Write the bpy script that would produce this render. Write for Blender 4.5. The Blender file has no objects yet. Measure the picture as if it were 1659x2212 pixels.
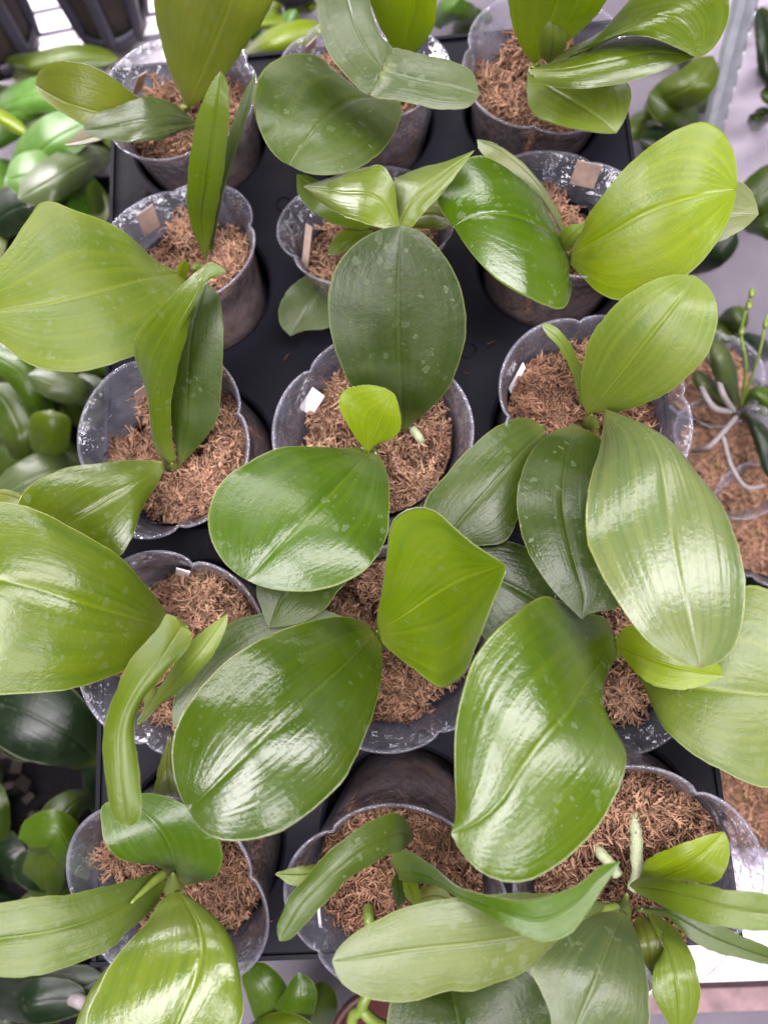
import bpy, math, random
import numpy as np
from mathutils import Matrix, Vector, Quaternion

# ------------------------------------------------------------------ camera, world, lamps, exposure
scene = bpy.context.scene
col = scene.collection
CAM = np.array([0.0172, -0.1178, 0.3852])
EUL = (0.20, 0.0589, -0.0541)
FPX, CX, CY = 1600.0, 829.5, 1106.0          # focal length and centre on a 1659 x 2212 frame
cd = bpy.data.cameras.new('camera'); cam = bpy.data.objects.new('camera', cd); col.objects.link(cam)
cam.location = CAM; cam.rotation_euler = EUL
cd.sensor_fit = 'AUTO'; cd.sensor_width = 36; cd.lens = 36 * FPX / 2212
cd.clip_start = 0.01; cd.clip_end = 50
cd.dof.use_dof = True; cd.dof.focus_distance = 0.328; cd.dof.aperture_fstop = 6.4
scene.camera = cam
world = bpy.data.worlds.new('World'); scene.world = world; world.use_nodes = True
bg = world.node_tree.nodes['Background']; bg.inputs[0].default_value = (0.76, 0.74, 0.92, 1); bg.inputs[1].default_value = 0.06
def lamp(name, loc, target, sx, sy, power, color=(1.0, 0.94, 0.99), roll=0):
    d = bpy.data.lights.new(name, 'AREA'); d.shape = 'RECTANGLE'; d.size = sx; d.size_y = sy
    d.energy = power; d.color = color
    o = bpy.data.objects.new(name, d); col.objects.link(o); o.location = loc
    q = (Vector(target) - Vector(loc)).to_track_quat('-Z', 'Y')
    o.rotation_euler = (q @ Quaternion((0, 0, 1), roll)).to_euler()
    return o
LAMPS = [  # location, target, size across, size along, watts
    ((-0.34, -0.42, 0.80), (-0.22, -0.28, 0.0), 0.30, 0.70, 15.0),
    ((0.42, 0.02, 0.80), (0.22, 0.0, 0.0), 0.28, 1.00, 19.0),
    ((0.12, -0.70, 0.80), (0.08, -0.4, 0.0), 0.50, 0.18, 5.0),
    ((-0.18, 0.98, 0.80), (-0.10, 0.50, 0.0), 1.40, 0.26, 20.0),
    ((-0.46, 0.56, 0.14), (-0.32, 0.28, -0.18), 0.40, 0.08, 6.5)]
for a_, b_, w_, h_, p_ in LAMPS: lamp('led_panel', a_, b_, w_, h_, p_)
scene.view_settings.view_transform = 'Standard'; scene.view_settings.look = 'None'
scene.view_settings.exposure = 0.0; scene.view_settings.gamma = 1.0
scene.render.engine = 'CYCLES'
scene.cycles.use_denoising = True
scene.cycles.max_bounces = 7; scene.cycles.diffuse_bounces = 3; scene.cycles.glossy_bounces = 3; scene.cycles.transparent_max_bounces = 24
scene.cycles.use_adaptive_sampling = True; scene.cycles.adaptive_threshold = 0.02
scene.cycles.transmission_bounces = 8; scene.cycles.caustics_reflective = False; scene.cycles.caustics_refractive = False

# ------------------------------------------------------------------ maths helpers
RC = np.array(Matrix.Rotation(EUL[2], 3, 'Z') @ Matrix.Rotation(EUL[1], 3, 'Y') @ Matrix.Rotation(EUL[0], 3, 'X'))
def P(x, y, zc):
    """world point (metres) seen at frame position x, y and standing zc centimetres above the tray deck"""
    if zc < -6: zc = -6 + (zc + 6) * 2          # what lies round the tray stands on the low bench
    d = RC @ np.array([(x - CX) / FPX, -(y - CY) / FPX, -1.0])
    return CAM + d * ((zc * 0.01 - CAM[2]) / d[2])
def spline(pts, n, dense=14):
    p = np.asarray(pts, float)
    if len(p) == 2: return p[0] + (p[1] - p[0]) * np.linspace(0, 1, n)[:, None]
    q = np.vstack([2 * p[0] - p[1], p, 2 * p[-1] - p[-2]])
    out = []
    for i in range(1, len(q) - 2):
        p0, p1, p2, p3 = q[i - 1], q[i], q[i + 1], q[i + 2]
        a = 0.5
        t0 = 0.0; t1 = t0 + max(np.linalg.norm(p1 - p0), 1e-7) ** a
        t2 = t1 + max(np.linalg.norm(p2 - p1), 1e-7) ** a; t3 = t2 + max(np.linalg.norm(p3 - p2), 1e-7) ** a
        t = np.linspace(t1, t2, dense, endpoint=False)[:, None]
        A1 = (t1 - t) / (t1 - t0) * p0 + (t - t0) / (t1 - t0) * p1
        A2 = (t2 - t) / (t2 - t1) * p1 + (t - t1) / (t2 - t1) * p2
        A3 = (t3 - t) / (t3 - t2) * p2 + (t - t2) / (t3 - t2) * p3
        B1 = (t2 - t) / (t2 - t0) * A1 + (t - t0) / (t2 - t0) * A2
        B2 = (t3 - t) / (t3 - t1) * A2 + (t - t1) / (t3 - t1) * A3
        out.append((t2 - t) / (t2 - t1) * B1 + (t - t1) / (t2 - t1) * B2)
    out.append(p[-1:]); out = np.concatenate(out)
    s = np.concatenate([[0], np.cumsum(np.linalg.norm(np.diff(out, axis=0), axis=1))]); s /= s[-1]
    u = np.linspace(0, 1, n)
    return np.stack([np.interp(u, s, out[:, k]) for k in range(3)], 1)
def mesh_obj(name, verts, faces, mat, parent=None, smooth=True, uvs=None):
    me = bpy.data.meshes.new(name); me.from_pydata([tuple(v) for v in verts], [], faces)
    if smooth: me.polygons.foreach_set('use_smooth', [True] * len(me.polygons))
    if uvs is not None:
        ul = me.uv_layers.new(name='UVMap')
        li = np.empty(len(me.loops), dtype=np.int32); me.loops.foreach_get('vertex_index', li)
        ul.data.foreach_set('uv', np.asarray(uvs, dtype=np.float32)[li].ravel())
    me.update()
    o = bpy.data.objects.new(name, me); col.objects.link(o)
    if mat: me.materials.append(mat)
    if parent: o.parent = parent
    return o
def tag(o, label, cat=None, group=None, kind=None):
    o['label'] = label
    if cat: o['category'] = cat
    if group: o['group'] = group
    if kind: o['kind'] = kind
    return o
def empty(name, loc, label, cat, group=None):
    o = bpy.data.objects.new(name, None); col.objects.link(o); o.location = loc; o.empty_display_size = 0.01
    return tag(o, label, cat, group)
def adopt(o, parent):
    """parent o (built in world coordinates) to an unrotated empty"""
    o.parent = parent; o.matrix_parent_inverse = Matrix.Translation(-Vector(parent.location))
def box(cx, cy, cz, sx, sy, sz):
    v = [(cx + a * sx / 2, cy + b * sy / 2, cz + c * sz / 2) for a in (-1, 1) for b in (-1, 1) for c in (-1, 1)]
    f = [(0, 1, 3, 2), (4, 6, 7, 5), (0, 4, 5, 1), (2, 3, 7, 6), (0, 2, 6, 4), (1, 5, 7, 3)]
    return v, f
def join(parts):
    V, F = [], []
    for v, f in parts:
        k = len(V); V += [tuple(a) for a in v]; F += [tuple(i + k for i in g) for g in f]
    return V, F
def tube(pts, rad, n=8, ring=24, taper=None, knob=0.0, seed=0):
    c = spline(pts, ring); V, F = [], []; rng = random.Random(seed)
    up = np.array([0.3, 0.2, 1.0])
    for i, p in enumerate(c):
        t = c[min(i + 1, ring - 1)] - c[max(i - 1, 0)]; t /= np.linalg.norm(t) + 1e-12
        a = np.cross(t, up); a /= np.linalg.norm(a) + 1e-12; b = np.cross(t, a)
        u = i / (ring - 1)
        r = rad * (np.interp(u, [0, 1], taper) if taper else 1) * (1 + knob * rng.uniform(-1, 1))
        if i in (0, ring - 1): r *= 0.6
        for k in range(n):
            w = 2 * math.pi * k / n; V.append(p + r * (math.cos(w) * a + math.sin(w) * b))
    for i in range(ring - 1):
        for k in range(n):
            F.append((i * n + k, i * n + (k + 1) % n, (i + 1) * n + (k + 1) % n, (i + 1) * n + k))
    F.append(tuple(range(n))[::-1]); F.append(tuple((ring - 1) * n + k for k in range(n)))
    return V, F

# ------------------------------------------------------------------ materials
class NT:
    def __init__(s, name):
        s.m = bpy.data.materials.new(name); s.m.use_nodes = True; s.t = s.m.node_tree; s.t.nodes.clear()
        s.out = s.n('ShaderNodeOutputMaterial')
    def n(s, typ, **kw):
        nd = s.t.nodes.new(typ)
        for k, v in kw.items(): setattr(nd, k, v)
        return nd
    def l(s, a, b): s.t.links.new(a, b)
    def math(s, op, a, b=None, c=None, clamp=False):
        nd = s.n('ShaderNodeMath', operation=op, use_clamp=clamp)
        for i, v in enumerate((a, b, c)):
            if v is None: continue
            if isinstance(v, (int, float)): nd.inputs[i].default_value = v
            else: s.l(v, nd.inputs[i])
        return nd.outputs[0]
    def mix(s, f, a, b, mode='MIX'):
        nd = s.n('ShaderNodeMix', data_type='RGBA', blend_type=mode)
        for i, v in ((0, f), (6, a), (7, b)):
            if isinstance(v, (int, float)): nd.inputs[i].default_value = v
            elif isinstance(v, tuple): nd.inputs[i].default_value = (*v, 1) if len(v) == 3 else v
            else: s.l(v, nd.inputs[i])
        return nd.outputs[2]
    def ramp(s, f, lo, hi, a=0.0, b=1.0):
        nd = s.n('ShaderNodeMapRange', clamp=True); s.l(f, nd.inputs[0])
        for i, v in enumerate((lo, hi, a, b)): nd.inputs[i + 1].default_value = v
        return nd.outputs[0]
    def noise(s, vec, scale, detail=3, rough=0.55):
        nd = s.n('ShaderNodeTexNoise'); nd.inputs['Scale'].default_value = scale
        nd.inputs['Detail'].default_value = detail; nd.inputs['Roughness'].default_value = rough
        if vec is not None: s.l(vec, nd.inputs['Vector'])
        return nd.outputs[0]
    def stretch(s, vec, sc, loc=None):
        nd = s.n('ShaderNodeMapping'); nd.inputs['Scale'].default_value = sc; s.l(vec, nd.inputs['Vector'])
        if loc is not None: s.l(loc, nd.inputs['Location'])
        return nd.outputs[0]
    def bump(s, h, strength, dist, normal=None):
        nd = s.n('ShaderNodeBump'); nd.inputs['Strength'].default_value = strength; nd.inputs['Distance'].default_value = dist
        s.l(h, nd.inputs['Height'])
        if normal is not None: s.l(normal, nd.inputs['Normal'])
        return nd.outputs[0]

def leaf_material():
    k = NT('orchid_leaf')
    oi = k.n('ShaderNodeObjectInfo'); tc = k.n('ShaderNodeTexCoord'); sep = k.n('ShaderNodeSeparateXYZ')
    k.l(tc.outputs['UV'], sep.inputs[0]); u, v = sep.outputs[0], sep.outputs[1]
    ob = tc.outputs['Object']; rnd = oi.outputs['Random']; base = oi.outputs['Color']
    av = k.math('MULTIPLY', k.math('ABSOLUTE', k.math('SUBTRACT', v, 0.5)), 2.0)
    cmb = k.n('ShaderNodeCombineXYZ'); k.l(k.math('MULTIPLY', rnd, 7.1), cmb.inputs[0]); k.l(k.math('MULTIPLY', rnd, 17.3), cmb.inputs[1])
    veins = k.noise(k.stretch(tc.outputs['UV'], (0.9, 22, 1), cmb.outputs[0]), 1.0, 1.5)
    bn = k.n('ShaderNodeTexNoise'); bn.inputs['Scale'].default_value = 42; bn.inputs['Detail'].default_value = 3; k.l(ob, bn.inputs['Vector'])
    blot = bn.outputs[0]; bs = k.n('ShaderNodeSeparateColor'); k.l(bn.outputs['Color'], bs.inputs[0])
    c = k.mix(k.ramp(veins, 0.35, 0.68), k.mix(1.0, base, (0.86, 0.90, 0.86), 'MULTIPLY'), k.mix(1.0, base, (1.22, 1.14, 1.05), 'MULTIPLY'))
    c = k.mix(k.math('MULTIPLY', k.ramp(blot, 0.42, 0.72), 0.45), c, k.mix(1.0, base, (1.45, 1.22, 1.0), 'MULTIPLY'))
    rib = k.ramp(av, 0.012, 0.030, 1, 0)
    c = k.mix(k.math('MULTIPLY', rib, 0.42), c, k.mix(1.0, base, (2.0, 1.7, 1.6), 'MULTIPLY'))
    rim = k.ramp(av, 0.97, 0.998)
    c = k.mix(k.math('MULTIPLY', rim, 0.45), c, (0.27, 0.29, 0.07))
    foot = k.ramp(u, 0.02, 0.15, 1, 0)
    c = k.mix(k.math('MULTIPLY', foot, 0.40), c, (0.23, 0.25, 0.04))
    tip = k.math('MULTIPLY', k.ramp(u, 0.982, 0.996, 0, 0.7), k.math('GREATER_THAN', rnd, 0.45))
    c = k.mix(tip, c, (0.14, 0.085, 0.035))
    # dried water spots and lime film
    vo = k.n('ShaderNodeTexVoronoi'); vo.inputs['Scale'].default_value = 210
    ws = k.n('ShaderNodeVectorMath', operation='SCALE'); ws.inputs['Scale'].default_value = 0.0042
    w2 = k.n('ShaderNodeTexNoise'); w2.inputs['Scale'].default_value = 330; w2.inputs['Detail'].default_value = 1; k.l(ob, w2.inputs['Vector']); k.l(w2.outputs['Color'], ws.inputs[0])
    wob = k.n('ShaderNodeVectorMath', operation='ADD'); k.l(ob, wob.inputs[0]); k.l(ws.outputs[0], wob.inputs[1]); k.l(wob.outputs[0], vo.inputs['Vector'])
    sc_ = k.n('ShaderNodeSeparateColor'); k.l(vo.outputs['Color'], sc_.inputs[0])
    dd = k.math('SUBTRACT', vo.outputs['Distance'], k.math('MULTIPLY', sc_.outputs[0], 0.40))
    ring = k.ramp(k.math('ABSOLUTE', dd), 0.0, 0.07, 1, 0)
    disc = k.math('MULTIPLY', k.ramp(dd, -0.05, 0.0, 1, 0), 0.5)
    pick = k.math('GREATER_THAN', sc_.outputs[1], 0.38)
    zone = k.ramp(bs.outputs[1], 0.42, 0.56)
    spots = k.math('MULTIPLY', k.math('MULTIPLY', k.math('MAXIMUM', ring, disc), pick), zone)
    film = k.math('MULTIPLY', k.ramp(bs.outputs[2], 0.46, 0.70), 0.30)
    v2 = k.n('ShaderNodeTexVoronoi'); v2.inputs['Scale'].default_value = 520; k.l(ob, v2.inputs['Vector'])
    s2 = k.n('ShaderNodeSeparateColor'); k.l(v2.outputs['Color'], s2.inputs[0])
    speck = k.math('MULTIPLY', k.math('LESS_THAN', v2.outputs['Distance'], k.math('MULTIPLY', s2.outputs[0], 0.24)), k.math('GREATER_THAN', s2.outputs[1], 0.72))
    spots = k.math('MAXIMUM', spots, k.math('MULTIPLY', speck, k.ramp(bs.outputs[0], 0.4, 0.6)))
    dirt = k.math('MULTIPLY', k.math('MAXIMUM', spots, film), oi.outputs['Alpha'], clamp=True)
    c = k.mix(k.math('MULTIPLY', dirt, 0.55), c, (0.21, 0.26, 0.15))
    # relief: lengthwise pleats and a fine crinkle that breaks up the shine
    cr = k.noise(ob, 430, 3, 0.65)
    pl_ = k.noise(k.stretch(tc.outputs['UV'], (9, 40, 1), cmb.outputs[0]), 1.0, 2, 0.6)
    fade = k.ramp(u, 0.72, 0.98, 1.0, 0.1)
    n2 = k.bump(k.math('ADD', k.math('MULTIPLY', fade, k.math('ADD', k.math('MULTIPLY', veins, k.math('MULTIPLY', k.n('ShaderNodeAttribute', attribute_type='OBJECT', attribute_name='ribs').outputs['Fac'], 0.36)), k.math('MULTIPLY', pl_, 0.22))), k.math('MULTIPLY', cr, 0.42)), 0.45, 0.0010)
    df = k.n('ShaderNodeBsdfDiffuse'); k.l(c, df.inputs['Color']); k.l(n2, df.inputs['Normal'])
    tr = k.n('ShaderNodeBsdfTranslucent')
    tcol = k.mix(1.0, k.mix(0.35, base, (0.30, 0.40, 0.004)), (2.4, 2.3, 0.7), 'MULTIPLY'); k.l(tcol, tr.inputs['Color'])
    mx = k.n('ShaderNodeMixShader'); mx.inputs[0].default_value = 0.45
    k.l(df.outputs[0], mx.inputs[1]); k.l(tr.outputs[0], mx.inputs[2])
    gl = k.n('ShaderNodeBsdfGlossy'); k.l(n2, gl.inputs['Normal'])
    ga = k.n('ShaderNodeAttribute', attribute_type='OBJECT', attribute_name='gloss').outputs['Fac']
    ro = k.math('MULTIPLY', k.ramp(ga, 0, 1, 0.40, 0.19), k.ramp(blot, 0.3, 0.7, 0.8, 1.3))
    k.l(k.math('ADD', k.math('MULTIPLY', dirt, 0.22), ro), gl.inputs['Roughness'])
    fr = k.n('ShaderNodeFresnel'); fr.inputs['IOR'].default_value = 1.55; k.l(n2, fr.inputs['Normal'])
    m2 = k.n('ShaderNodeMixShader'); k.l(k.math('MULTIPLY', fr.outputs[0], k.ramp(ga, 0, 1, 0.62, 1.0)), m2.inputs[0]); k.l(mx.outputs[0], m2.inputs[1]); k.l(gl.outputs[0], m2.inputs[2])
    k.l(m2.outputs[0], k.out.inputs[0])
    return k.m
def simple(name, color, rough=0.5, var=0.25, scale=60, bump=0.0, bscale=200, metallic=0.0, spec=0.5, color2=None, detail=4):
    k = NT(name); tc = k.n('ShaderNodeTexCoord')
    nz = k.noise(tc.outputs['Object'], scale, detail, 0.6)
    c2 = color2 or tuple(min(1, a * (1 - var * 1.6)) for a in color)
    c = k.mix(k.ramp(nz, 0.3, 0.7), c2, color)
    b = k.n('ShaderNodeBsdfPrincipled'); k.l(c, b.inputs['Base Color']); b.inputs['Metallic'].default_value = metallic
    b.inputs['Specular IOR Level'].default_value = spec
    k.l(k.ramp(nz, 0.2, 0.8, rough * 0.8, min(1, rough * 1.2)), b.inputs['Roughness'])
    if bump: k.l(k.bump(k.noise(tc.outputs['Object'], bscale, 4, 0.6), bump, 0.002), b.inputs['Normal'])
    k.l(b.outputs[0], k.out.inputs[0]); return k.m
def clear_plastic():
    k = NT('clear_plastic'); tc = k.n('ShaderNodeTexCoord')
    n = k.bump(k.noise(tc.outputs['Object'], 7, 2), 0.16, 0.05)
    lw = k.n('ShaderNodeFresnel'); lw.inputs['IOR'].default_value = 1.42; k.l(n, lw.inputs['Normal'])
    t = k.n('ShaderNodeBsdfTransparent'); t.inputs[0].default_value = (0.97, 0.97, 0.985, 1)
    g = k.n('ShaderNodeBsdfGlossy'); g.inputs['Roughness'].default_value = 0.07; g.inputs['Color'].default_value = (1, 1, 1, 1); k.l(n, g.inputs['Normal'])
    d = k.n('ShaderNodeBsdfDiffuse'); d.inputs[0].default_value = (0.82, 0.81, 0.99, 1)
    tl = k.n('ShaderNodeBsdfTranslucent'); tl.inputs[0].default_value = (0.82, 0.81, 0.99, 1)
    dm = k.n('ShaderNodeMixShader'); dm.inputs[0].default_value = 0.5; k.l(d.outputs[0], dm.inputs[1]); k.l(tl.outputs[0], dm.inputs[2])
    sz = k.n('ShaderNodeSeparateXYZ'); k.l(tc.outputs['Object'], sz.inputs[0])
    smear_glint = k.math('MULTIPLY', k.ramp(k.noise(tc.outputs['Object'], 3.0, 4, 0.65), 0.3, 0.75, 0.018, 0.085), k.math('ADD', k.ramp(sz.outputs[2], -0.9, -0.2, 1.3, 1.0), k.ramp(sz.outputs[2], -0.02, 0.004, 0, 3.0)))  # milky smears, plus painted lightening low down and along the rim lip
    m1 = k.n('ShaderNodeMixShader'); k.l(smear_glint, m1.inputs[0]); k.l(t.outputs[0], m1.inputs[1]); k.l(dm.outputs[0], m1.inputs[2])
    m2 = k.n('ShaderNodeMixShader'); k.l(k.ramp(lw.outputs[0], 0.0, 1.0, 0.01, 0.55), m2.inputs[0])
    k.l(m1.outputs[0], m2.inputs[1]); k.l(g.outputs[0], m2.inputs[2]); k.l(m2.outputs[0], k.out.inputs[0])
    return k.m
def moss_material():
    k = NT('sphagnum_moss'); tc = k.n('ShaderNodeTexCoord')
    at = k.n('ShaderNodeAttribute', attribute_name='tint')
    big = k.noise(tc.outputs['Object'], 1.6, 3)
    c = k.mix(at.outputs['Fac'], (0.085, 0.038, 0.022), (0.50, 0.305, 0.195))
    c = k.mix(k.math('MULTIPLY', k.ramp(big, 0.42, 0.7), 0.55), c, (0.36, 0.175, 0.125))
    c = k.mix(k.math('MULTIPLY', k.ramp(k.noise(tc.outputs['Object'], 2.3, 2), 0.62, 0.75), 0.35), c, (0.25, 0.22, 0.07))
    oi = k.n('ShaderNodeObjectInfo')
    c = k.mix(k.ramp(oi.outputs['Random'], 0.0, 1.0, 0.0, 0.75), c, k.mix(1.0, c, (0.62, 0.56, 0.50), 'MULTIPLY'))
    c = k.mix(k.ramp(k.noise(tc.outputs['Object'], 5.5, 3, 0.6), 0.34, 0.58, 0.5, 0.0), c, (0.055, 0.028, 0.018))
    b = k.n('ShaderNodeBsdfPrincipled'); k.l(c, b.inputs['Base Color']); b.inputs['Roughness'].default_value = 0.75
    b.inputs['Specular IOR Level'].default_value = 0.25
    k.l(b.outputs[0], k.out.inputs[0]); return k.m
M = {'leaf': leaf_material(), 'pot': clear_plastic(), 'moss': moss_material(),
     'tray': simple('black_tray_plastic', (0.0046, 0.0044, 0.0086), 0.55, 0.2, 25, 0.12, 300, spec=0.11),
     'label': simple('tan_plastic_label', (0.40, 0.29, 0.24), 0.6, 0.25, 160),
     'label_white': simple('white_plastic_label', (0.78, 0.72, 0.74), 0.5, 0.06, 90),
     'root': simple('grey_green_root', (0.30, 0.32, 0.20), 0.6, 0.2, 250, 0.4, 700, color2=(0.28, 0.32, 0.17)),
     'root_pale': simple('pale_dry_root', (0.27, 0.235, 0.23), 0.7, 0.2, 250, 0.4, 700),
     'stem': simple('pale_green_stem', (0.16, 0.22, 0.035), 0.4, 0.2, 120),
     'bench': simple('lilac_bench_sheet', (0.17, 0.15, 0.18), 0.7, 0.3, 9, 0.3, 120),
     'white': simple('white_foam', (0.66, 0.60, 0.65), 0.8, 0.14, 60, 0.6, 160),
     'lit_patch': simple('lit_bench_lilac', (0.40, 0.35, 0.42), 0.8, 0.25, 14, 0.3, 120),
     'wood': simple('brown_bench_edge', (0.30, 0.19, 0.20), 0.7, 0.3, 80),
     'steel': simple('galvanised_steel', (0.62, 0.65, 0.70), 0.38, 0.2, 60, 0.1, 200, metallic=0.45),
     'wire': simple('grey_coated_wire', (0.16, 0.15, 0.19), 0.5, 0.2, 60),
     'net': simple('black_net_plastic', (0.040, 0.036, 0.055), 0.45, 0.2, 40, 0.1, 200),
     'dark': simple('shade_black_bark', (0.008, 0.0065, 0.008), 0.85, 0.4, 140, 0.8, 260, spec=0.1),  # near-black colour stands for the shadow over the left bed
     'bark': simple('bark_chip', (0.028, 0.017, 0.013), 0.8, 0.4, 200, 0.6, 300),
     'red': simple('red_brown_clay', (0.07, 0.016, 0.014), 0.6, 0.2, 60)}

# ------------------------------------------------------------------ setting
v, f = box(0, 0, -0.2175, 3.0, 3.0, 0.02)
bench = mesh_obj('bench_surface', v, f, M['bench'], smooth=False); bench['kind'] = 'structure'

# ------------------------------------------------------------------ tray
TW, TH, PITCH = 0.305, 0.503, 0.0995
HOLES = {(j, i): ((i - 1) * PITCH, (2 - j) * PITCH * 0.995) for j in range(5) for i in range(3)}
HR = 0.0395
tray = empty('pot_tray', (0, 0, -0.2075), 'black plastic carry tray with fifteen round holes holding the orchid pots', 'tray')
def deck_mesh():
    V, F = [], []; N = 48
    xs = [-TW / 2, -PITCH / 2, PITCH / 2, TW / 2]
    ys = [TH / 2, 1.5 * PITCH, .5 * PITCH, -.5 * PITCH, -1.5 * PITCH, -TH / 2]
    for j in range(5):
        for i in range(3):
            cx, cy = HOLES[(j, i)]; x0, x1, y1, y0 = xs[i], xs[i + 1], ys[j], ys[j + 1]
            ang = [2 * math.pi * k / N for k in range(N)]
            rings = []
            for (rr, z) in ((None, 0.0), (HR + 0.0022, 0.0), (HR + 0.0006, -0.0008), (HR, -0.0025), (HR - 0.0006, -0.011)):
                ring = []
                for a in ang:
                    c, s = math.cos(a), math.sin(a)
                    if rr is None:
                        tx = (x1 - cx) / c if c > 1e-9 else (x0 - cx) / c if c < -1e-9 else 1e9
                        ty = (y1 - cy) / s if s > 1e-9 else (y0 - cy) / s if s < -1e-9 else 1e9
                        t = min(tx, ty)
                        # let the nearest spoke reach the corner of the cell
                        px, py = cx + c * t, cy + s * t
                        for qx in (x0, x1):
                            for qy in (y0, y1):
                                if abs(math.atan2(math.sin(math.atan2(qy - cy, qx - cx) - a), math.cos(math.atan2(qy - cy, qx - cx) - a))) <= math.pi / N: px, py = qx, qy
                        ring.append(len(V)); V.append((px, py, z))
                    else:
                        ring.append(len(V)); V.append((cx + rr * c, cy + rr * s, z))
                rings.append(ring)
            for a, b in zip(rings[:-1], rings[1:]):
                for k in range(N): F.append((a[k], a[(k + 1) % N], b[(k + 1) % N], b[k]))
    return V, F
adopt(mesh_obj('deck', *deck_mesh(), M['tray'], smooth=False), tray)
for (cx, cy, sx, sy) in ((0, TH / 2, TW + .004, .0022), (0, -TH / 2, TW + .004, .0022), (-TW / 2, 0, .0022, TH - .003), (TW / 2, 0, .0022, TH - .003)):
    adopt(mesh_obj('rim_lip', *box(cx, cy, 0.0004, sx, sy, 0.0026), M['tray'], smooth=False), tray)
    adopt(mesh_obj('side_wall', *box(cx * .996, cy * .996, -0.105, sx * (1 if sx < .01 else .985), sy * (1 if sy < .01 else .985), 0.205), M['tray'], smooth=False), tray)
for (x, y) in ((-PITCH / 2, 1.5 * PITCH - .0), (PITCH / 2, .5 * PITCH), (-PITCH / 2, -.5 * PITCH), (PITCH / 2, -1.5 * PITCH)):
    N = 24; V = []; F = []
    for r, z in ((.0052, .0002), (.0048, .0007), (.0042, .0007), (.0038, .0002)):
        V += [(x + r * math.cos(2 * math.pi * k / N), y + r * math.sin(2 * math.pi * k / N), z) for k in range(N)]
    for a in range(3):
        for k in range(N): F.append((a * N + k, a * N + (k + 1) % N, (a + 1) * N + (k + 1) % N, (a + 1) * N + k))
    adopt(mesh_obj('mould_ring', V, F, M['tray']), tray)

# ------------------------------------------------------------------ pots and moss
def pot_mesh():
    """unit pot: rim radius about 1, rim at z = 0, four rounded lobes with notches between"""
    prof = [(-2.05, .0), (-2.05, .60), (-2.0, .66), (-1.3, .755), (-.6, .845), (-.26, .89), (-.23, .925), (-.12, .945), (-.10, .975), (-.05, .985), (-.03, 1.015), (0.0, 1.03), (.012, 1.02)]
    inner = [(.006, 1.0), (-.03, .985), (-.05, .955), (-.10, .945), (-.125, .925), (-.24, .905), (-.27, .872), (-.6, .828), (-1.3, .738), (-1.98, .645), (-2.02, .0)]
    N = 112; V, F = [], []
    def lob(a, z):
        w = max(0.0, min(1.0, (z + 1.7) / 1.5))
        return 1 + w * 0.115 * (abs(math.sin(2 * a)) ** 0.55 - 0.72)
    for z, r in prof + inner:
        for k in range(N):
            a = 2 * math.pi * k / N; V.append((r * lob(a, z) * math.cos(a), r * lob(a, z) * math.sin(a), z))
    for i in range(len(prof) + len(inner) - 1):
        for k in range(N): F.append((i * N + k, i * N + (k + 1) % N, (i + 1) * N + (k + 1) % N, (i + 1) * N + k))
    return V, F
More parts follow.
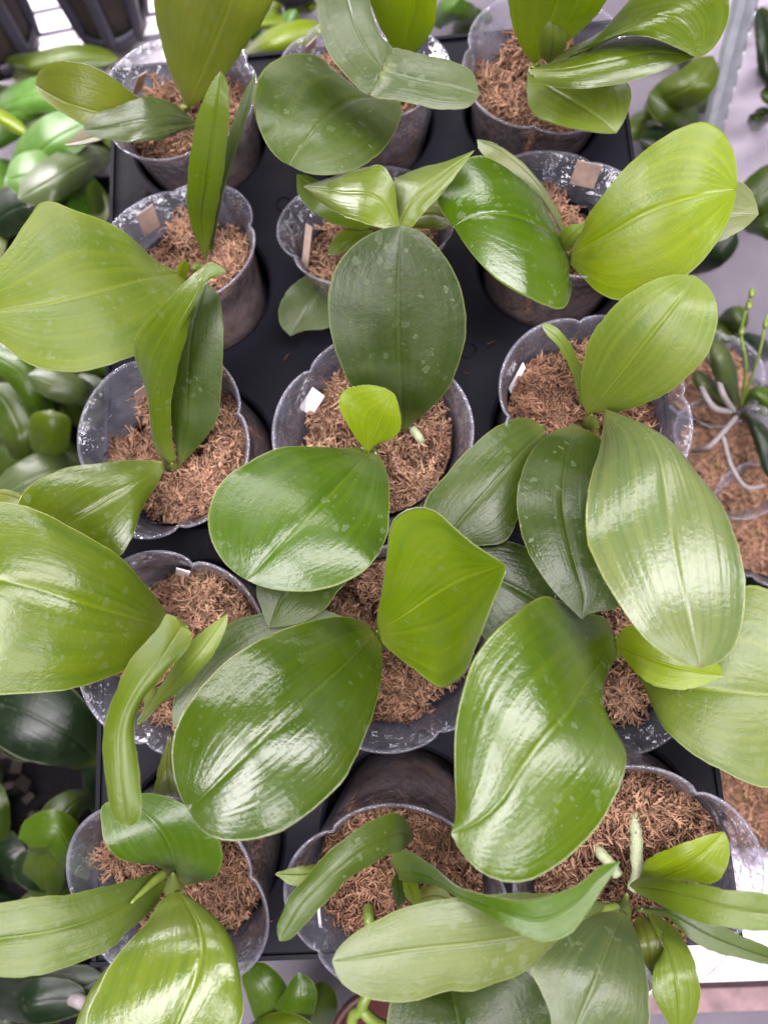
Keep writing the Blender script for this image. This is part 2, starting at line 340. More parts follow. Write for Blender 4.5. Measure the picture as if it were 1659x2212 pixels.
def moss_mesh(seed):
    rng = random.Random(seed); nr = np.random.RandomState(seed)
    ph = nr.uniform(0, 6.28, (8,)); fr = nr.uniform(2, 9, (8, 2)) * nr.choice([-1, 1], (8, 2))
    NM = 24; mc = nr.uniform(-.78, .78, (NM, 2)); mr = nr.uniform(.20, .34, NM); mh = nr.uniform(.18, .42, NM)
    def top(x, y):
        q = 1 - ((mc[:, 0] - x) ** 2 + (mc[:, 1] - y) ** 2) / mr ** 2
        bump = float(np.max(np.where(q > 0, mh * np.sqrt(np.maximum(q, 0)), 0)))
        s = sum(math.sin(fr[k][0] * x + fr[k][1] * y + ph[k]) for k in range(8)) * 0.035
        return -0.74 + bump + s
    V, F, T = [], [], []
    NA, NRr = 84, 26
    for i in range(NRr + 1):
        r = 0.83 * (i / NRr)
        for k in range(NA):
            a = 2 * math.pi * k / NA; x, y = r * math.cos(a), r * math.sin(a)
            V.append((x, y, top(x, y) - 0.02)); T.append(0.0)  # mound under the strands tinted darkest for the shadowed gaps
    for z in (-.75, -1.0, -1.3, -1.6, -1.9):
        rr = .835 + (z + .6) * .128 - 0.02
        for k in range(NA):
            a = 2 * math.pi * k / NA; q = rr * (1 + nr.uniform(-.03, .012))
            V.append((q * math.cos(a), q * math.sin(a), z + nr.uniform(-.05, .05))); T.append(0.85)  # plug sides tinted light in place of light reaching through the wall
    for i in range(NRr + 5):
        for k in range(NA): F.append((i * NA + k, i * NA + (k + 1) % NA, (i + 1) * NA + (k + 1) % NA, (i + 1) * NA + k))
    V = np.array(V); T = np.array(T); F = list(F); VV = [V]; TT = [T]; cnt = [len(V)]
    def strands(p, d, L, rad, tint, curl, seg=4):
        n = len(p); d = d / np.linalg.norm(d, axis=1, keepdims=True)
        ax = nr.normal(size=(n, 3)); ax /= np.linalg.norm(ax, axis=1, keepdims=True)
        out = np.zeros((n, seg + 1, 3, 3)); ref = np.array([0.31, 0.7, 0.61])
        for s in range(seg + 1):
            a = np.cross(d, ref); a /= np.linalg.norm(a, axis=1, keepdims=True) + 1e-9; b = np.cross(d, a)
            r = (rad * (1 - 0.75 * s / seg))[:, None]
            for q in range(3): out[:, s, q] = p + r * (math.cos(2.094 * q) * a + math.sin(2.094 * q) * b)
            p = p + d * (L / seg)[:, None]
            d = d + np.cross(ax, d) * (curl / seg)[:, None]; d /= np.linalg.norm(d, axis=1, keepdims=True)
        base = cnt[0] + np.arange(n)[:, None, None] * (seg + 1) * 3 + np.arange(seg)[None, :, None] * 3
        q = np.arange(3)[None, None, :]; q1 = (q + 1) % 3
        f4 = np.stack([base + q, base + q1, base + 3 + q1, base + 3 + q], -1).reshape(-1, 4)
        F.extend(map(tuple, f4.tolist())); VV.append(out.reshape(-1, 3)); TT.append(np.repeat(tint, (seg + 1) * 3)); cnt[0] += n * (seg + 1) * 3
    nclump = 110; cl = np.concatenate([mc, mc + nr.normal(0, .12, mc.shape), nr.uniform(-.8, .8, (nclump - 2 * NM, 2))]); cla = nr.uniform(0, 6.28, nclump); clt = nr.uniform(.1, .9, nclump)
    k = nr.randint(nclump, size=8000); xy = cl[k] + nr.normal(0, .10, (8000, 2)); ok = (xy ** 2).sum(1) < .80 ** 2; k, xy = k[ok][:3800], xy[ok][:3800]; n = len(k)
    clt[NM:2 * NM] = clt[:NM] + nr.normal(0, .1, NM); own = np.argmin(((xy[:, None] - mc[None]) ** 2).sum(2), 1)
    a = cla[k] + nr.normal(0, .9, n); el = nr.normal(.05, .30, n)
    d = np.stack([np.cos(a) * np.cos(el), np.sin(a) * np.cos(el), np.sin(el)], 1)
    z = np.array([top(*q) for q in xy]) + nr.uniform(-.03, .025, n); p = np.column_stack([xy, z])
    tint = np.clip(.55 * clt[own] + .45 * clt[k] + nr.normal(0, .15, n), 0, 1); L = np.abs(nr.normal(.16, .08, n)) + .06
    strands(p, d, L, nr.uniform(.011, .028, n), tint, nr.normal(0, 5.0, n), 6)
    s_ = nr.rand(n) < .6
    for q in range(7):
        m = s_.sum(); sd = nr.normal(size=(m, 3)) + d[s_] * .8
        strands(p[s_] + d[s_] * (L[s_] * (.15 + .11 * q))[:, None], sd, nr.uniform(.045, .10, m), nr.uniform(.013, .026, m), np.clip(tint[s_] + .15, 0, 1), nr.normal(0, .8, m), 2)
    m = 700; a = nr.uniform(0, 6.28, m); z = nr.uniform(-1.85, -.5, m); rr = (.835 + (z + .6) * .128) * .985   # strands pressed against the clear wall, tinted paler to make up for missing light
    strands(np.column_stack([rr * np.cos(a), rr * np.sin(a), z]), np.column_stack([-np.sin(a), np.cos(a), nr.normal(0, .9, m)]), nr.uniform(.12, .3, m), np.full(m, .016), nr.uniform(.6, 1, m), nr.normal(0, .5, m))
    V = np.concatenate(VV); T = np.concatenate(TT)
    rr = np.hypot(V[:, 0], V[:, 1]); lim = (.80 + (V[:, 2] + .6) * .128); sc = np.minimum(1, lim / np.maximum(rr, 1e-6)); V[:, 0] *= sc; V[:, 1] *= sc
    me = bpy.data.meshes.new('moss'); me.from_pydata(V.tolist(), [], F)
    me.polygons.foreach_set('use_smooth', [True] * len(me.polygons))
    at = me.attributes.new('tint', 'FLOAT', 'POINT'); at.data.foreach_set('value', T)
    me.materials.append(M['moss']); return me
PV, PF = pot_mesh()
pm = bpy.data.meshes.new('pot'); pm.from_pydata([tuple(v) for v in PV], [], PF)
pm.polygons.foreach_set('use_smooth', [True] * len(pm.polygons)); pm.materials.append(M['pot'])
MOSS = [moss_mesh(s) for s in (3, 8, 21, 34)]
ROWS = ['back row', 'second row from the back', 'middle row', 'second row from the front', 'front row']
COLS = ['left', 'centre', 'right']
# frame x, y of the rim centre, rim height in cm, rim radius in metres, spin in degrees
POTS = {(0, 0): (385, 200, 3.2, .0400, 20), (0, 1): (789, 140, 3.2, .0405, 50), (0, 2): (1180, 132, 3.4, .0405, 75),
        (1, 0): (380, 530, 3.0, .0400, 8), (1, 1): (788, 480, 3.0, .0410, 30), (1, 2): (1222, 455, 3.0, .0410, 62),
        (2, 0): (347, 955, 3.6, .0425, 12), (2, 1): (802, 935, 3.8, .0425, 40), (2, 2): (1288, 878, 3.8, .0425, 5),
        (3, 0): (366, 1412, 3.2, .0430, 70), (3, 1): (850, 1405, 3.0, .0435, 25), (3, 2): (1348, 1420, 3.0, .0430, 48),
        (4, 0): (357, 1935, 3.2, .0425, 15), (4, 1): (853, 1955, 3.6, .0420, 33), (4, 2): (1376, 1908, 4.0, .0450, 57)}
POTM = {}
for q, ((j, i), (x, y, zr, R, spin)) in enumerate(POTS.items()):
    R *= 1.11
    top = Vector(P(x, y, zr)); hx, hy = HOLES[(j, i)]
    base = Vector((hx, hy, -0.01)); ax = (top - base).normalized()
    side = Vector((ax.x, ax.y, 0)); ang = math.asin(min(1, side.length)); lim = math.radians(24)
    if ang > lim: side *= math.sin(lim) / side.length; ax = Vector((side.x, side.y, math.cos(lim)))
    rot = Vector((0, 0, 1)).rotation_difference(ax) @ Quaternion((0, 0, 1), math.radians(spin))
    mw = Matrix.LocRotScale(top, rot, Vector((R, R, R))); POTM[(j, i)] = mw
    o = bpy.data.objects.new('clear_pot', pm); col.objects.link(o); o.matrix_world = mw
    tag(o, f'clear plastic pot with lobed rim, {ROWS[j]}, {COLS[i]} column', 'pot', 'clear pots standing in the tray')
    m = bpy.data.objects.new('moss', MOSS[(q * 3 + 1) % 4]); col.objects.link(m)
    m.matrix_world = mw @ Matrix.Rotation(q * 1.9, 4, 'Z')
    tag(m, f'brown sphagnum moss filling the pot in the {ROWS[j]}, {COLS[i]} column', 'moss', 'moss fillings of the pots', 'stuff')

# ------------------------------------------------------------------ leaves
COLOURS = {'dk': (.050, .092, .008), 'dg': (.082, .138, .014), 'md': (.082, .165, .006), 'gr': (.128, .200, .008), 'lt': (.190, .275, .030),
           'yl': (.260, .375, .004), 'pl': (.240, .290, .115), 'ol': (.180, .220, .025), 'gy': (.110, .160, .055), 'br': (.30, .27, .17),
           'pale_sheen': (.42, .46, .36), 'bd': (.014, .034, .012), 'bl': (.12, .30, .03), 'ye': (.42, .46, .03)}  # the palest entry has reflected sheen put into the leaf colour
VS = np.array([1, .975, .92, .82, .68, .54, .40, .27, .16, .08, .035]); VS = np.concatenate([-VS, [0], VS[::-1]])
NU, NV = 34, len(VS) - 1
DROOP, EDGE = 0.35, 0.34
def leaf(plant, colour, mid, L, R, e=0.0, bulge=0.06, rnd=0.75, spots=0.5, thick=0.0013, wave=0.0, name='leaf', seed=None, gloss=.38, groove=0.0007, ribs=1.0):
    rng = random.Random(seed if seed is not None else int(mid[0][0] * 7 + mid[-1][1] * 13))
    zz = [p[2] for p in mid]; kz = int(np.argmax(zz))
    mid = [(p[0], p[1], p[2] if k <= kz else zz[kz] - (zz[kz] - p[2]) * DROOP) for k, p in enumerate(mid)]
    e *= EDGE; bulge *= 0.5
    ms = np.array([p[2] for p in mid], float)
    md = np.concatenate([[0], np.cumsum([math.dist(a[:2], b[:2]) for a, b in zip(mid[:-1], mid[1:])])]); md /= md[-1]
    def edge(E):
        b, t = mid[0], mid[-1]
        k = 13.0 / max(13.0, math.dist(b[:2], E[0][:2])); b2 = (b[0] + (E[0][0] - b[0]) * k, b[1] + (E[0][1] - b[1]) * k, b[2] + 0.12)
        pts = [b2] + [tuple(p) for p in E] + [t]
        d = np.concatenate([[0], np.cumsum([math.dist(a[:2], c[:2]) for a, c in zip(pts[:-1], pts[1:])])]); d /= d[-1]
        out = []
        for p, s in zip(pts, d):
            z = p[2] if len(p) > 2 else float(np.interp(s, md, ms)) + e * math.sin(math.pi * min(1, max(0, s))) ** 0.6
            out.append(P(p[0], p[1], z))
        return spline(out, NU)
    Mi = spline([P(*p) for p in mid], NU); Le, Re = edge(L), edge(R)
    vs = VS
    ph = rng.uniform(0, 6.28); fq = rng.uniform(1.6, 2.6)
    acr = Re - Le; w = np.linalg.norm(acr, axis=1)[:, None, None]
    tan = np.gradient(Mi, axis=0); nrm = np.cross(acr, tan); toc = CAM - Mi
    nl = np.linalg.norm(nrm, axis=1, keepdims=True); nrm = np.where(nl > 1e-12, nrm / np.maximum(nl, 1e-12), toc / np.linalg.norm(toc, axis=1, keepdims=True))
    nrm = nrm * np.where(np.sum(nrm * toc, axis=1, keepdims=True) < 0, -1, 1)
    nrm = nrm[:, None, :]; l, m_, r = Le[:, None, :], Mi[:, None, :], Re[:, None, :]
    v = vs[None, :, None]; u = np.linspace(0, 1, NU)[:, None, None]; su = np.sin(math.pi * u)
    lin = m_ + np.abs(v) * (np.where(v > 0, r, l) - m_)
    par = m_ + v * (r - l) / 2 + v * v * ((r + l) / 2 - m_)
    G = lin * (1 - rnd) + par * rnd
    G = G + nrm * (bulge * w * 2 * np.abs(v) * (1 - np.abs(v)) - groove * np.exp(-(v / 0.034) ** 2) * su ** .5)
    G = G + (acr / np.maximum(np.linalg.norm(acr, axis=1, keepdims=True), 1e-9))[:, None, :] * (np.sign(v) * np.abs(v) ** 6 * su * 0.00018 * (np.sin(31 * u + ph) + .7 * np.sin(67 * u + 2 * ph + v) + .5 * np.sin(113 * u + 3 * ph)))
    G = G + nrm * wave * 0.01 * v * v * np.sin(6.283 * fq * u + ph + np.where(v > 0, 1.3, 0)) * su
    du = np.gradient(G, axis=0); dv = np.gradient(G, axis=1); N = np.cross(du, dv); nl = np.linalg.norm(N, axis=2, keepdims=True)
    N = N / np.maximum(nl, 1e-12)
    if np.sum(N * (CAM - G)) < 0: N = -N; flip = True
    else: flip = False
    th = thick * (0.35 + 0.65 * np.sqrt(np.maximum(0, 1 - np.abs(vs) ** 3)))[None, :, None]
    th = th * (0.4 + 0.6 * np.minimum(1, np.minimum(1, np.linspace(1, 0, NU) * 8)))[:, None, None]
    B = G - N * th
    W = NV + 1; V = np.concatenate([G.reshape(-1, 3), B.reshape(-1, 3)]); K = NU * W; F = []
    for a in range(NU - 1):
        for b in range(NV):
            i0, i1, i2, i3 = a * W + b, a * W + b + 1, (a + 1) * W + b + 1, (a + 1) * W + b
            F.append((i0, i3, i2, i1) if not flip else (i0, i1, i2, i3)); F.append((K + i0, K + i1, K + i2, K + i3) if not flip else (K + i0, K + i3, K + i2, K + i1))
        for b in (0, NV):
            i0, i1 = a * W + b, (a + 1) * W + b
            F.append((i0, K + i0, K + i1, i1) if (b == NV) != flip else (i0, i1, K + i1, K + i0))
    for b in range(NV):
        for a in (0, NU - 1):
            i0, i1 = a * W + b, a * W + b + 1
            F.append((i0, K + i0, K + i1, i1) if (a == 0) == flip else (i0, i1, K + i1, K + i0))
    uu = np.repeat(np.linspace(0, 1, NU), W); vv = np.tile((vs + 1) / 2, NU)
    uv = np.stack([np.concatenate([uu, uu]), np.concatenate([vv, vv])], 1)
    o = mesh_obj(name, V, F, M['leaf'], uvs=uv)
    c = COLOURS[colour] if isinstance(colour, str) else colour
    j = rng.uniform(.92, 1.08); j *= 0.66; o.color = (c[0] * j, c[1] * j, c[2] * j, min(1.0, spots * 1.1 + .12))
    o['gloss'] = gloss; o['ribs'] = ribs
    if plant is not None: adopt(o, plant)
    return o
def auto(mid, w, blunt=0.55, base=0.25):
    """edges for a simple blade: half width w (pixels) along mid"""
    m = spline([(p[0], p[1], 0) for p in mid], 12); L, R = [], []
    for a in range(1, 11):
        u = a / 11; t = m[a + 1] - m[a - 1]; t /= np.linalg.norm(t) + 1e-9
        k = w * min(1, base + (1 - base) * math.sin(min(1, u / .55) * math.pi / 2)) * (max(0, 1 - ((u - blunt) / (1 - blunt)) ** 2.2) ** .5 if u > blunt else 1)
        L.append((m[a][0] + t[1] * k, m[a][1] - t[0] * k)); R.append((m[a][0] - t[1] * k, m[a][1] + t[0] * k))
    return L, R
def plant(x, y, z, label, group='orchids growing in the tray pots'):
    o = empty('orchid_plant', P(x, y, z), label, 'orchid', group)
    return o
def stem(pl, pts, r, mat='stem', name='stem', **kw):
    if name == 'stem' and len(pts) == 2:      # a short stem, thick at the moss and closing to a point between the leaf bases
        kw['taper'] = (1.5, .12); pts = [pts[0], ((pts[0][0] + pts[1][0]) / 2, (pts[0][1] + pts[1][1]) / 2, (pts[0][2] + pts[1][2]) / 2), (pts[1][0], pts[1][1], pts[1][2] + .1)]
    o = mesh_obj(name, *tube([P(*p) for p in pts], r, **kw), M[mat]); adopt(o, pl); return o

# --- back row, left
A = plant(400, 235, 2, 'orchid with tall olive leaf cut by the top edge, back left pot')
leaf(A, (.22, .26, .028), [(402, 235, 2.6), (436, 160, 5.5), (470, 80, 8.5), (500, 0, 11), (520, -80, 12.5), (530, -150, 13)],
     [(386, 195), (366, 150), (346, 80), (335, 20), (333, -50), (400, -130)], [(430, 222), (482, 170), (530, 100), (566, 50), (592, 0), (612, -60), (590, -130)], e=.5, spots=.25, gloss=0.1)
leaf(A, 'ol', [(390, 250, 2.5), (300, 242, 4.6), (220, 244, 5.8), (150, 224, 6.3), (100, 198, 6.2), (77, 183, 5.8)],
     [(345, 238, 4.2), (290, 205, 6), (240, 165, 7.2), (190, 141, 7.6), (140, 132, 7.6), (100, 142, 7.2), (82, 162, 6.5)],
     [(340, 262), (270, 285), (215, 288), (190, 276), (150, 251), (110, 226), (84, 200)], e=-.3, spots=.3, rnd=.5)
leaf(A, 'gy', [(425, 262, 3.6), (370, 252, 5.6), (300, 262, 6.6), (240, 274, 6.6), (180, 282, 5.9)],
     [(400, 242), (360, 215), (330, 208), (300, 214), (250, 230), (215, 241), (190, 262)], [(400, 274), (340, 282), (290, 303), (240, 302), (200, 295)], e=-.1, spots=.5, wave=.08, gloss=1.0)
leaf(A, 'gy', [(425, 270, 4), (360, 284, 6.0), (320, 295, 6.7), (280, 307, 6.9)], [(400, 266), (350, 272), (310, 285), (288, 300)], [(400, 280), (345, 303), (305, 303)], e=-.2, spots=.4, gloss=1.0)
leaf(A, 'br', [(300, 262, 2.2), (215, 292, 2.8), (138, 313, 2.6)], [(240, 262), (195, 265), (165, 290)], [(260, 290), (215, 302), (165, 313)], e=.3, spots=.1)
stem(A, [(400, 240, 1.0), (404, 232, 3.4)], 0.0032)
# --- back row, centre
B = plant(820, 210, 2, 'orchid with round dull green leaf and folded leaf, back row centre pot')
leaf(B, 'dg', [(838, 210, 3.2), (765, 214, 6.3), (712, 246, 8), (670, 290, 8.7), (642, 330, 8.5), (626, 357, 8)],
     [(790, 203), (740, 184), (718, 150), (695, 126), (650, 115), (600, 126), (566, 155), (549, 200), (552, 250), (575, 310), (604, 345)],
     [(858, 210), (868, 235), (852, 288), (820, 331), (770, 365), (710, 378), (660, 373)], e=-1.3, spots=1.0, bulge=.04, gloss=0.25)
leaf(B, 'gy', [(742, -70, 9.6), (756, 20, 10.6), (787, 95, 10.7), (826, 150, 10.5)], [(690, -60), (686, 20), (708, 110), (748, 164), (796, 202, 10.3)], [(790, -60), (801, 15), (824, 78), (850, 106, 10.3)], e=-.6, spots=1.0, gloss=0.3)
leaf(B, 'gy', [(824, 152, 10.6), (900, 172, 9.9), (980, 188, 9.2), (1037, 204, 8.2)], [(798, 203, 10.2), (870, 219), (950, 236), (1012, 231)], [(849, 104, 10.2), (910, 117), (970, 130), (1018, 153)], e=-.5, spots=1.0, gloss=0.3)
leaf(B, 'yl', [(868, 130, 4.5), (880, 70, 6.5), (896, 5, 8.3), (908, -70, 10), (912, -120, 10.5)], [(842, 95), (812, 40), (795, -20), (810, -90)], [(905, 106), (936, 60), (944, 0), (945, -60), (935, -105)], e=.4, spots=.3)
stem(B, [(815, 222, 1.0), (830, 206, 3.6)], 0.0032)
# --- back row, right
C = plant(1160, 145, 2, 'orchid with glossy folded leaf and upright yellow-green leaf, back right pot')
leaf(C, 'yl', [(1155, 138, 2.6), (1175, 80, 5), (1200, 15, 8), (1222, -60, 10.5), (1235, -130, 11.5)], [(1135, 120), (1115, 80), (1103, 40), (1097, 0), (1096, -60), (1150, -120)], [(1180, 115), (1232, 86), (1272, 50), (1306, 8), (1335, -50), (1310, -110)], e=.4, spots=.2)
leaf(C, 'lt', [(1188, 142, 3.4), (1193, 105, 5), (1196, 75, 6), (1194, 42, 6.6)], [(1168, 122), (1166, 85), (1172, 58)], [(1216, 118), (1224, 80), (1214, 52)], e=.5, spots=.2)
leaf(C, 'gr', [(1178, 145, 4.2), (1270, 100, 7.3), (1350, 58, 9.3), (1430, 30, 10.3), (1488, 60, 10.2), (1506, 126, 9.4)],
     [(1215, 112), (1290, 73), (1345, 30), (1385, -30), (1470, -65), (1555, -40), (1577, 20), (1560, 75), (1532, 112)], [(1205, 142), (1290, 93), (1340, 79), (1400, 80), (1460, 102)], e=-.5, spots=.3, bulge=.05, gloss=0.8)
leaf(C, 'gr', [(1139, 152, 7.4), (1220, 148, 8.2), (1320, 128, 8.8), (1410, 112, 9.1), (1503, 122, 9.3)], [(1180, 138, 6.6), (1260, 115, 7.1), (1330, 84, 7.5), (1390, 78, 8.0), (1450, 93, 8.6)], [(1170, 180), (1230, 192), (1310, 186), (1390, 168), (1455, 143)], e=-.6, spots=.6, bulge=.03, gloss=1.0)
leaf(C, 'lt', [(1139, 155, 3.2), (1190, 190, 4.8), (1250, 226, 5.7), (1300, 259, 5.8), (1331, 288, 5.3)], [(1200, 168), (1280, 185), (1351, 177), (1363, 207), (1350, 256)], [(1137, 200), (1152, 246), (1195, 267), (1265, 282), (1302, 287)], e=.5, spots=.5)
stem(C, [(1155, 150, 1.0), (1162, 138, 3.4)], 0.0035)
# --- second row, left
D = plant(430, 575, 2, 'orchid with broad light green leaf reaching past the left edge, second row left pot')
leaf(D, 'lt', [(398, 588, 2.6), (300, 606, 5.6), (200, 632, 7.6), (100, 656, 8.6), (0, 670, 8.8), (-70, 682, 8.2)],
     [(372, 582), (340, 566), (308, 536), (270, 500), (228, 474), (165, 453), (98, 433), (60, 478), (20, 538), (-30, 600)],
     [(404, 625), (385, 690), (330, 748), (250, 786), (180, 803), (110, 801), (50, 779), (5, 742), (-40, 715)], e=.2, spots=.7, wave=.1, gloss=0.1)
leaf(D, 'gr', [(445, 562, 2.4), (436, 480, 5), (446, 400, 7.8), (458, 300, 10.2), (468, 220, 11.6), (477, 152, 12.4)], [(426, 522), (408, 465), (404, 410), (410, 345), (427, 250), (452, 188)], [(452, 540), (466, 470), (479, 400), (490, 310), (495, 250), (492, 180)], e=.9, spots=.3)
leaf(D, 'gy', [(455, 548, 2.2), (478, 410, 5.8), (515, 290, 8.4), (552, 158, 10)], [(455, 480), (478, 380), (498, 280), (530, 195)], [(470, 465), (498, 370), (530, 270), (551, 195)], e=.3, spots=.3)
leaf(D, 'yl', [(395, 606, 2.8), (394, 585, 3.6), (400, 563, 4.4)], [(384, 590), (388, 570)], [(406, 590), (410, 572)], e=.2, spots=.1)
stem(D, [(432, 585, 1.0), (420, 580, 3.2)], 0.0036)
# --- second row, centre
Ep = plant(800, 490, 2, 'orchid with wavy pale green winged leaf, second row centre pot')
leaf(Ep, 'lt', [(654, 402, 6.6), (740, 414, 8.7), (812, 424, 9.8), (863, 488, 9.6)], [(700, 388), (780, 365), (822, 357, 9.4), (846, 382, 9.6), (857, 440, 9.6)], [(690, 435), (740, 465), (790, 483), (835, 494)], e=-.8, spots=.2, bulge=.08, gloss=0.8)
leaf(Ep, 'lt', [(863, 490, 9.4), (884, 440, 8.9), (935, 392, 9.2), (1025, 324, 9.6)], [(858, 450, 8.2), (852, 390, 7.8), (907, 363, 8.2), (965, 348, 9)], [(889, 491), (912, 463), (961, 410), (1002, 355)], e=.3, spots=.3, gloss=0.7)
leaf(Ep, 'gr', [(810, 485, 2.6), (722, 440, 4.6), (641, 376, 5.8)], [(760, 430), (700, 395), (660, 378)], [(790, 496), (740, 489), (682, 462), (645, 420)], e=.2, spots=.2)
leaf(Ep, 'ol', [(860, 485, 3), (930, 462, 4.4), (988, 478, 4.4)], [(900, 440), (945, 424), (978, 446)], [(900, 492), (955, 494)], e=.2, spots=.2)
leaf(Ep, 'gr', [(806, 500, 2.4), (755, 520, 3.4), (706, 551, 3.4)], [(782, 492), (742, 497), (718, 520)], [(800, 512), (770, 530), (740, 545)], e=.2, spots=.3)
leaf(Ep, 'gy', [(735, 590, 1.2), (675, 650, 2.0), (627, 726, 1.6)], [(690, 588), (645, 605), (613, 640), (602, 675), (606, 702)], [(745, 640), (715, 705), (652, 715)], e=.3, spots=.3)
stem(Ep, [(800, 500, 1.0), (812, 480, 3.2)], 0.0032)
# --- second row, right
Fp = plant(1225, 550, 2, 'orchid with shiny left leaf and bright yellow-green right leaf, second row right pot')
leaf(Fp, 'md', [(1226, 552, 2.8), (1186, 500, 5.6), (1125, 468, 7.2), (1060, 460, 7.8), (1012, 472, 7.6), (980, 490, 7)],
     [(1212, 512), (1182, 460), (1150, 410), (1110, 370), (1070, 346), (1030, 336), (990, 355), (957, 395), (942, 428), (958, 462)],
     [(1232, 600), (1231, 645), (1216, 667), (1170, 658), (1110, 630), (1050, 581), (1007, 532)], e=-.9, spots=.7, bulge=.07, wave=.08, gloss=1.0)
leaf(Fp, 'pl', [(1225, 525, 2.8), (1166, 405, 4.8), (1092, 334, 5.6), (1030, 301, 5.2)], [(1180, 450), (1110, 378), (1050, 340), (1034, 322)], [(1208, 462), (1150, 373), (1090, 322)], e=.2, spots=.4)
leaf(Fp, 'yl', [(1230, 550, 2.8), (1300, 512, 5.2), (1400, 456, 7.6), (1500, 424, 9), (1591, 408, 9.2)],
     [(1262, 478), (1312, 408), (1362, 350), (1420, 305), (1480, 271), (1520, 263), (1560, 285), (1585, 330), (1591, 372)],
     [(1230, 568), (1252, 592), (1290, 630), (1340, 650), (1390, 645), (1450, 620), (1510, 570), (1556, 510), (1582, 450)], e=.6, spots=.25, bulge=.04, gloss=0.3)
leaf(Fp, 'pl', [(1460, 500, 4), (1560, 470, 5.2), (1638, 463, 5.2)], [(1530, 430), (1590, 390), (1618, 408), (1633, 438)], [(1500, 532), (1545, 525), (1608, 492)], e=.3, spots=.3)
leaf(Fp, 'lt', [(1208, 548, 3.2), (1230, 512, 4.8), (1263, 482, 5.6)], [(1202, 522), (1224, 489)], [(1230, 537), (1250, 508)], e=.4, spots=.1)
stem(Fp, [(1222, 565, 1.0), (1226, 545, 3.4)], 0.0036)
# --- middle row, left
Gp = plant(375, 1010, 2, 'orchid with tall folded leaf pointing up the picture, middle row left pot')
leaf(Gp, 'gr', [(368, 1007, 3), (331, 930, 5.8), (327, 866, 7.5), (347, 798, 9.2), (376, 725, 10.6), (414, 655, 11.6), (450, 600, 11.9), (491, 588, 11.1)],
     [(350, 992), (334, 966), (324, 916), (322, 862), (303, 806), (289, 752), (298, 716), (336, 674), (386, 622), (432, 580), (460, 565), (478, 575)],
     [(382, 998), (374, 960), (369, 904), (374, 846), (387, 786), (402, 731), (425, 650), (456, 600)], e=-.9, spots=.5, rnd=.25)
leaf(Gp, 'dk', [(390, 1006, 2.8), (402, 910, 5.0), (407, 800, 7), (418, 700, 8.5), (446, 614, 9.2)], [(376, 950), (368, 880), (372, 800), (390, 700), (418, 636)], [(402, 994), (437, 954), (470, 904), (480, 808), (483, 711), (475, 646), (460, 620)], e=.5, spots=.7)
leaf(Gp, 'gr', [(356, 1006, 3.8), (272, 1056, 5.2), (200, 1100, 5.6), (143, 1135, 5.6), (80, 1180, 5.0)], [(345, 996), (285, 994), (220, 998), (150, 1010), (90, 1035), (40, 1078, 5.6), (34, 1130, 5.2)], [(345, 1040), (312, 1090), (287, 1160), (263, 1200), (180, 1215)], e=-.6, spots=.6, wave=.1, gloss=0.85)
leaf(Gp, 'ol', [(130, 1120, 3.6), (40, 1075, 4.6), (-40, 1062, 4.6)], [(90, 1095), (45, 1066), (5, 1057)], [(90, 1125), (0, 1095)], e=.1, spots=.3)
stem(Gp, [(378, 1020, 1.0), (372, 1000, 3.6)], 0.0036)
# --- middle row, centre
H = plant(805, 975, 2, 'orchid with large dark oval leaf, veined green leaf and small bright shoot, centre pot')
leaf(H, (.038, .068, .008), [(872, 935, 3.0), (866, 850, 5.2), (861, 750, 7.2), (860, 650, 8.8), (862, 560, 10.0), (866, 488, 10.8)],
     [(846, 905), (800, 868), (757, 831), (738, 794), (718, 732), (708, 674), (711, 625), (731, 566), (775, 520), (828, 494)], [(900, 908), (934, 878), (973, 831), (997, 765), (1008, 699), (1001, 646), (981, 586), (948, 537), (905, 497)], e=.1, spots=.7, bulge=.03, gloss=0.15)
leaf(H, 'yl', [(796, 978, 5), (812, 930, 6.4), (830, 890, 7.4), (852, 851, 8)], [(782, 965), (762, 935), (742, 900), (731, 866), (745, 843), (790, 832), (830, 838)], [(806, 962), (850, 946), (866, 920), (861, 880)], e=.7, spots=.1, bulge=-.03)
leaf(H, 'md', [(800, 972, 4.4), (740, 1040, 7), (670, 1112, 8.6), (600, 1182, 9), (535, 1254, 8)],
     [(770, 966), (740, 968), (680, 965), (615, 965), (560, 985), (500, 1022), (465, 1062), (450, 1110), (455, 1160), (480, 1210), (512, 1240)],
     [(822, 988), (838, 1030), (841, 1100), (832, 1170), (800, 1220), (750, 1256), (680, 1276), (600, 1275), (552, 1262)], e=-1.1, spots=1.0, bulge=.06, gloss=0.7)
leaf(H, 'dg', [(720, 1190, 3.8), (648, 1240, 5), (612, 1288, 5.4), (581, 1356, 5.2)], [(600, 1200), (554, 1268), (564, 1315)], [(770, 1225), (735, 1272), (692, 1324), (640, 1349)], e=.4, spots=.6)
stem(H, [(800, 990, 1.0), (803, 968, 4.6)], 0.0040)
stem(H, [(890, 925, 2.4), (905, 945, 2.6), (912, 958, 1.6)], .0022, 'root', 'root')
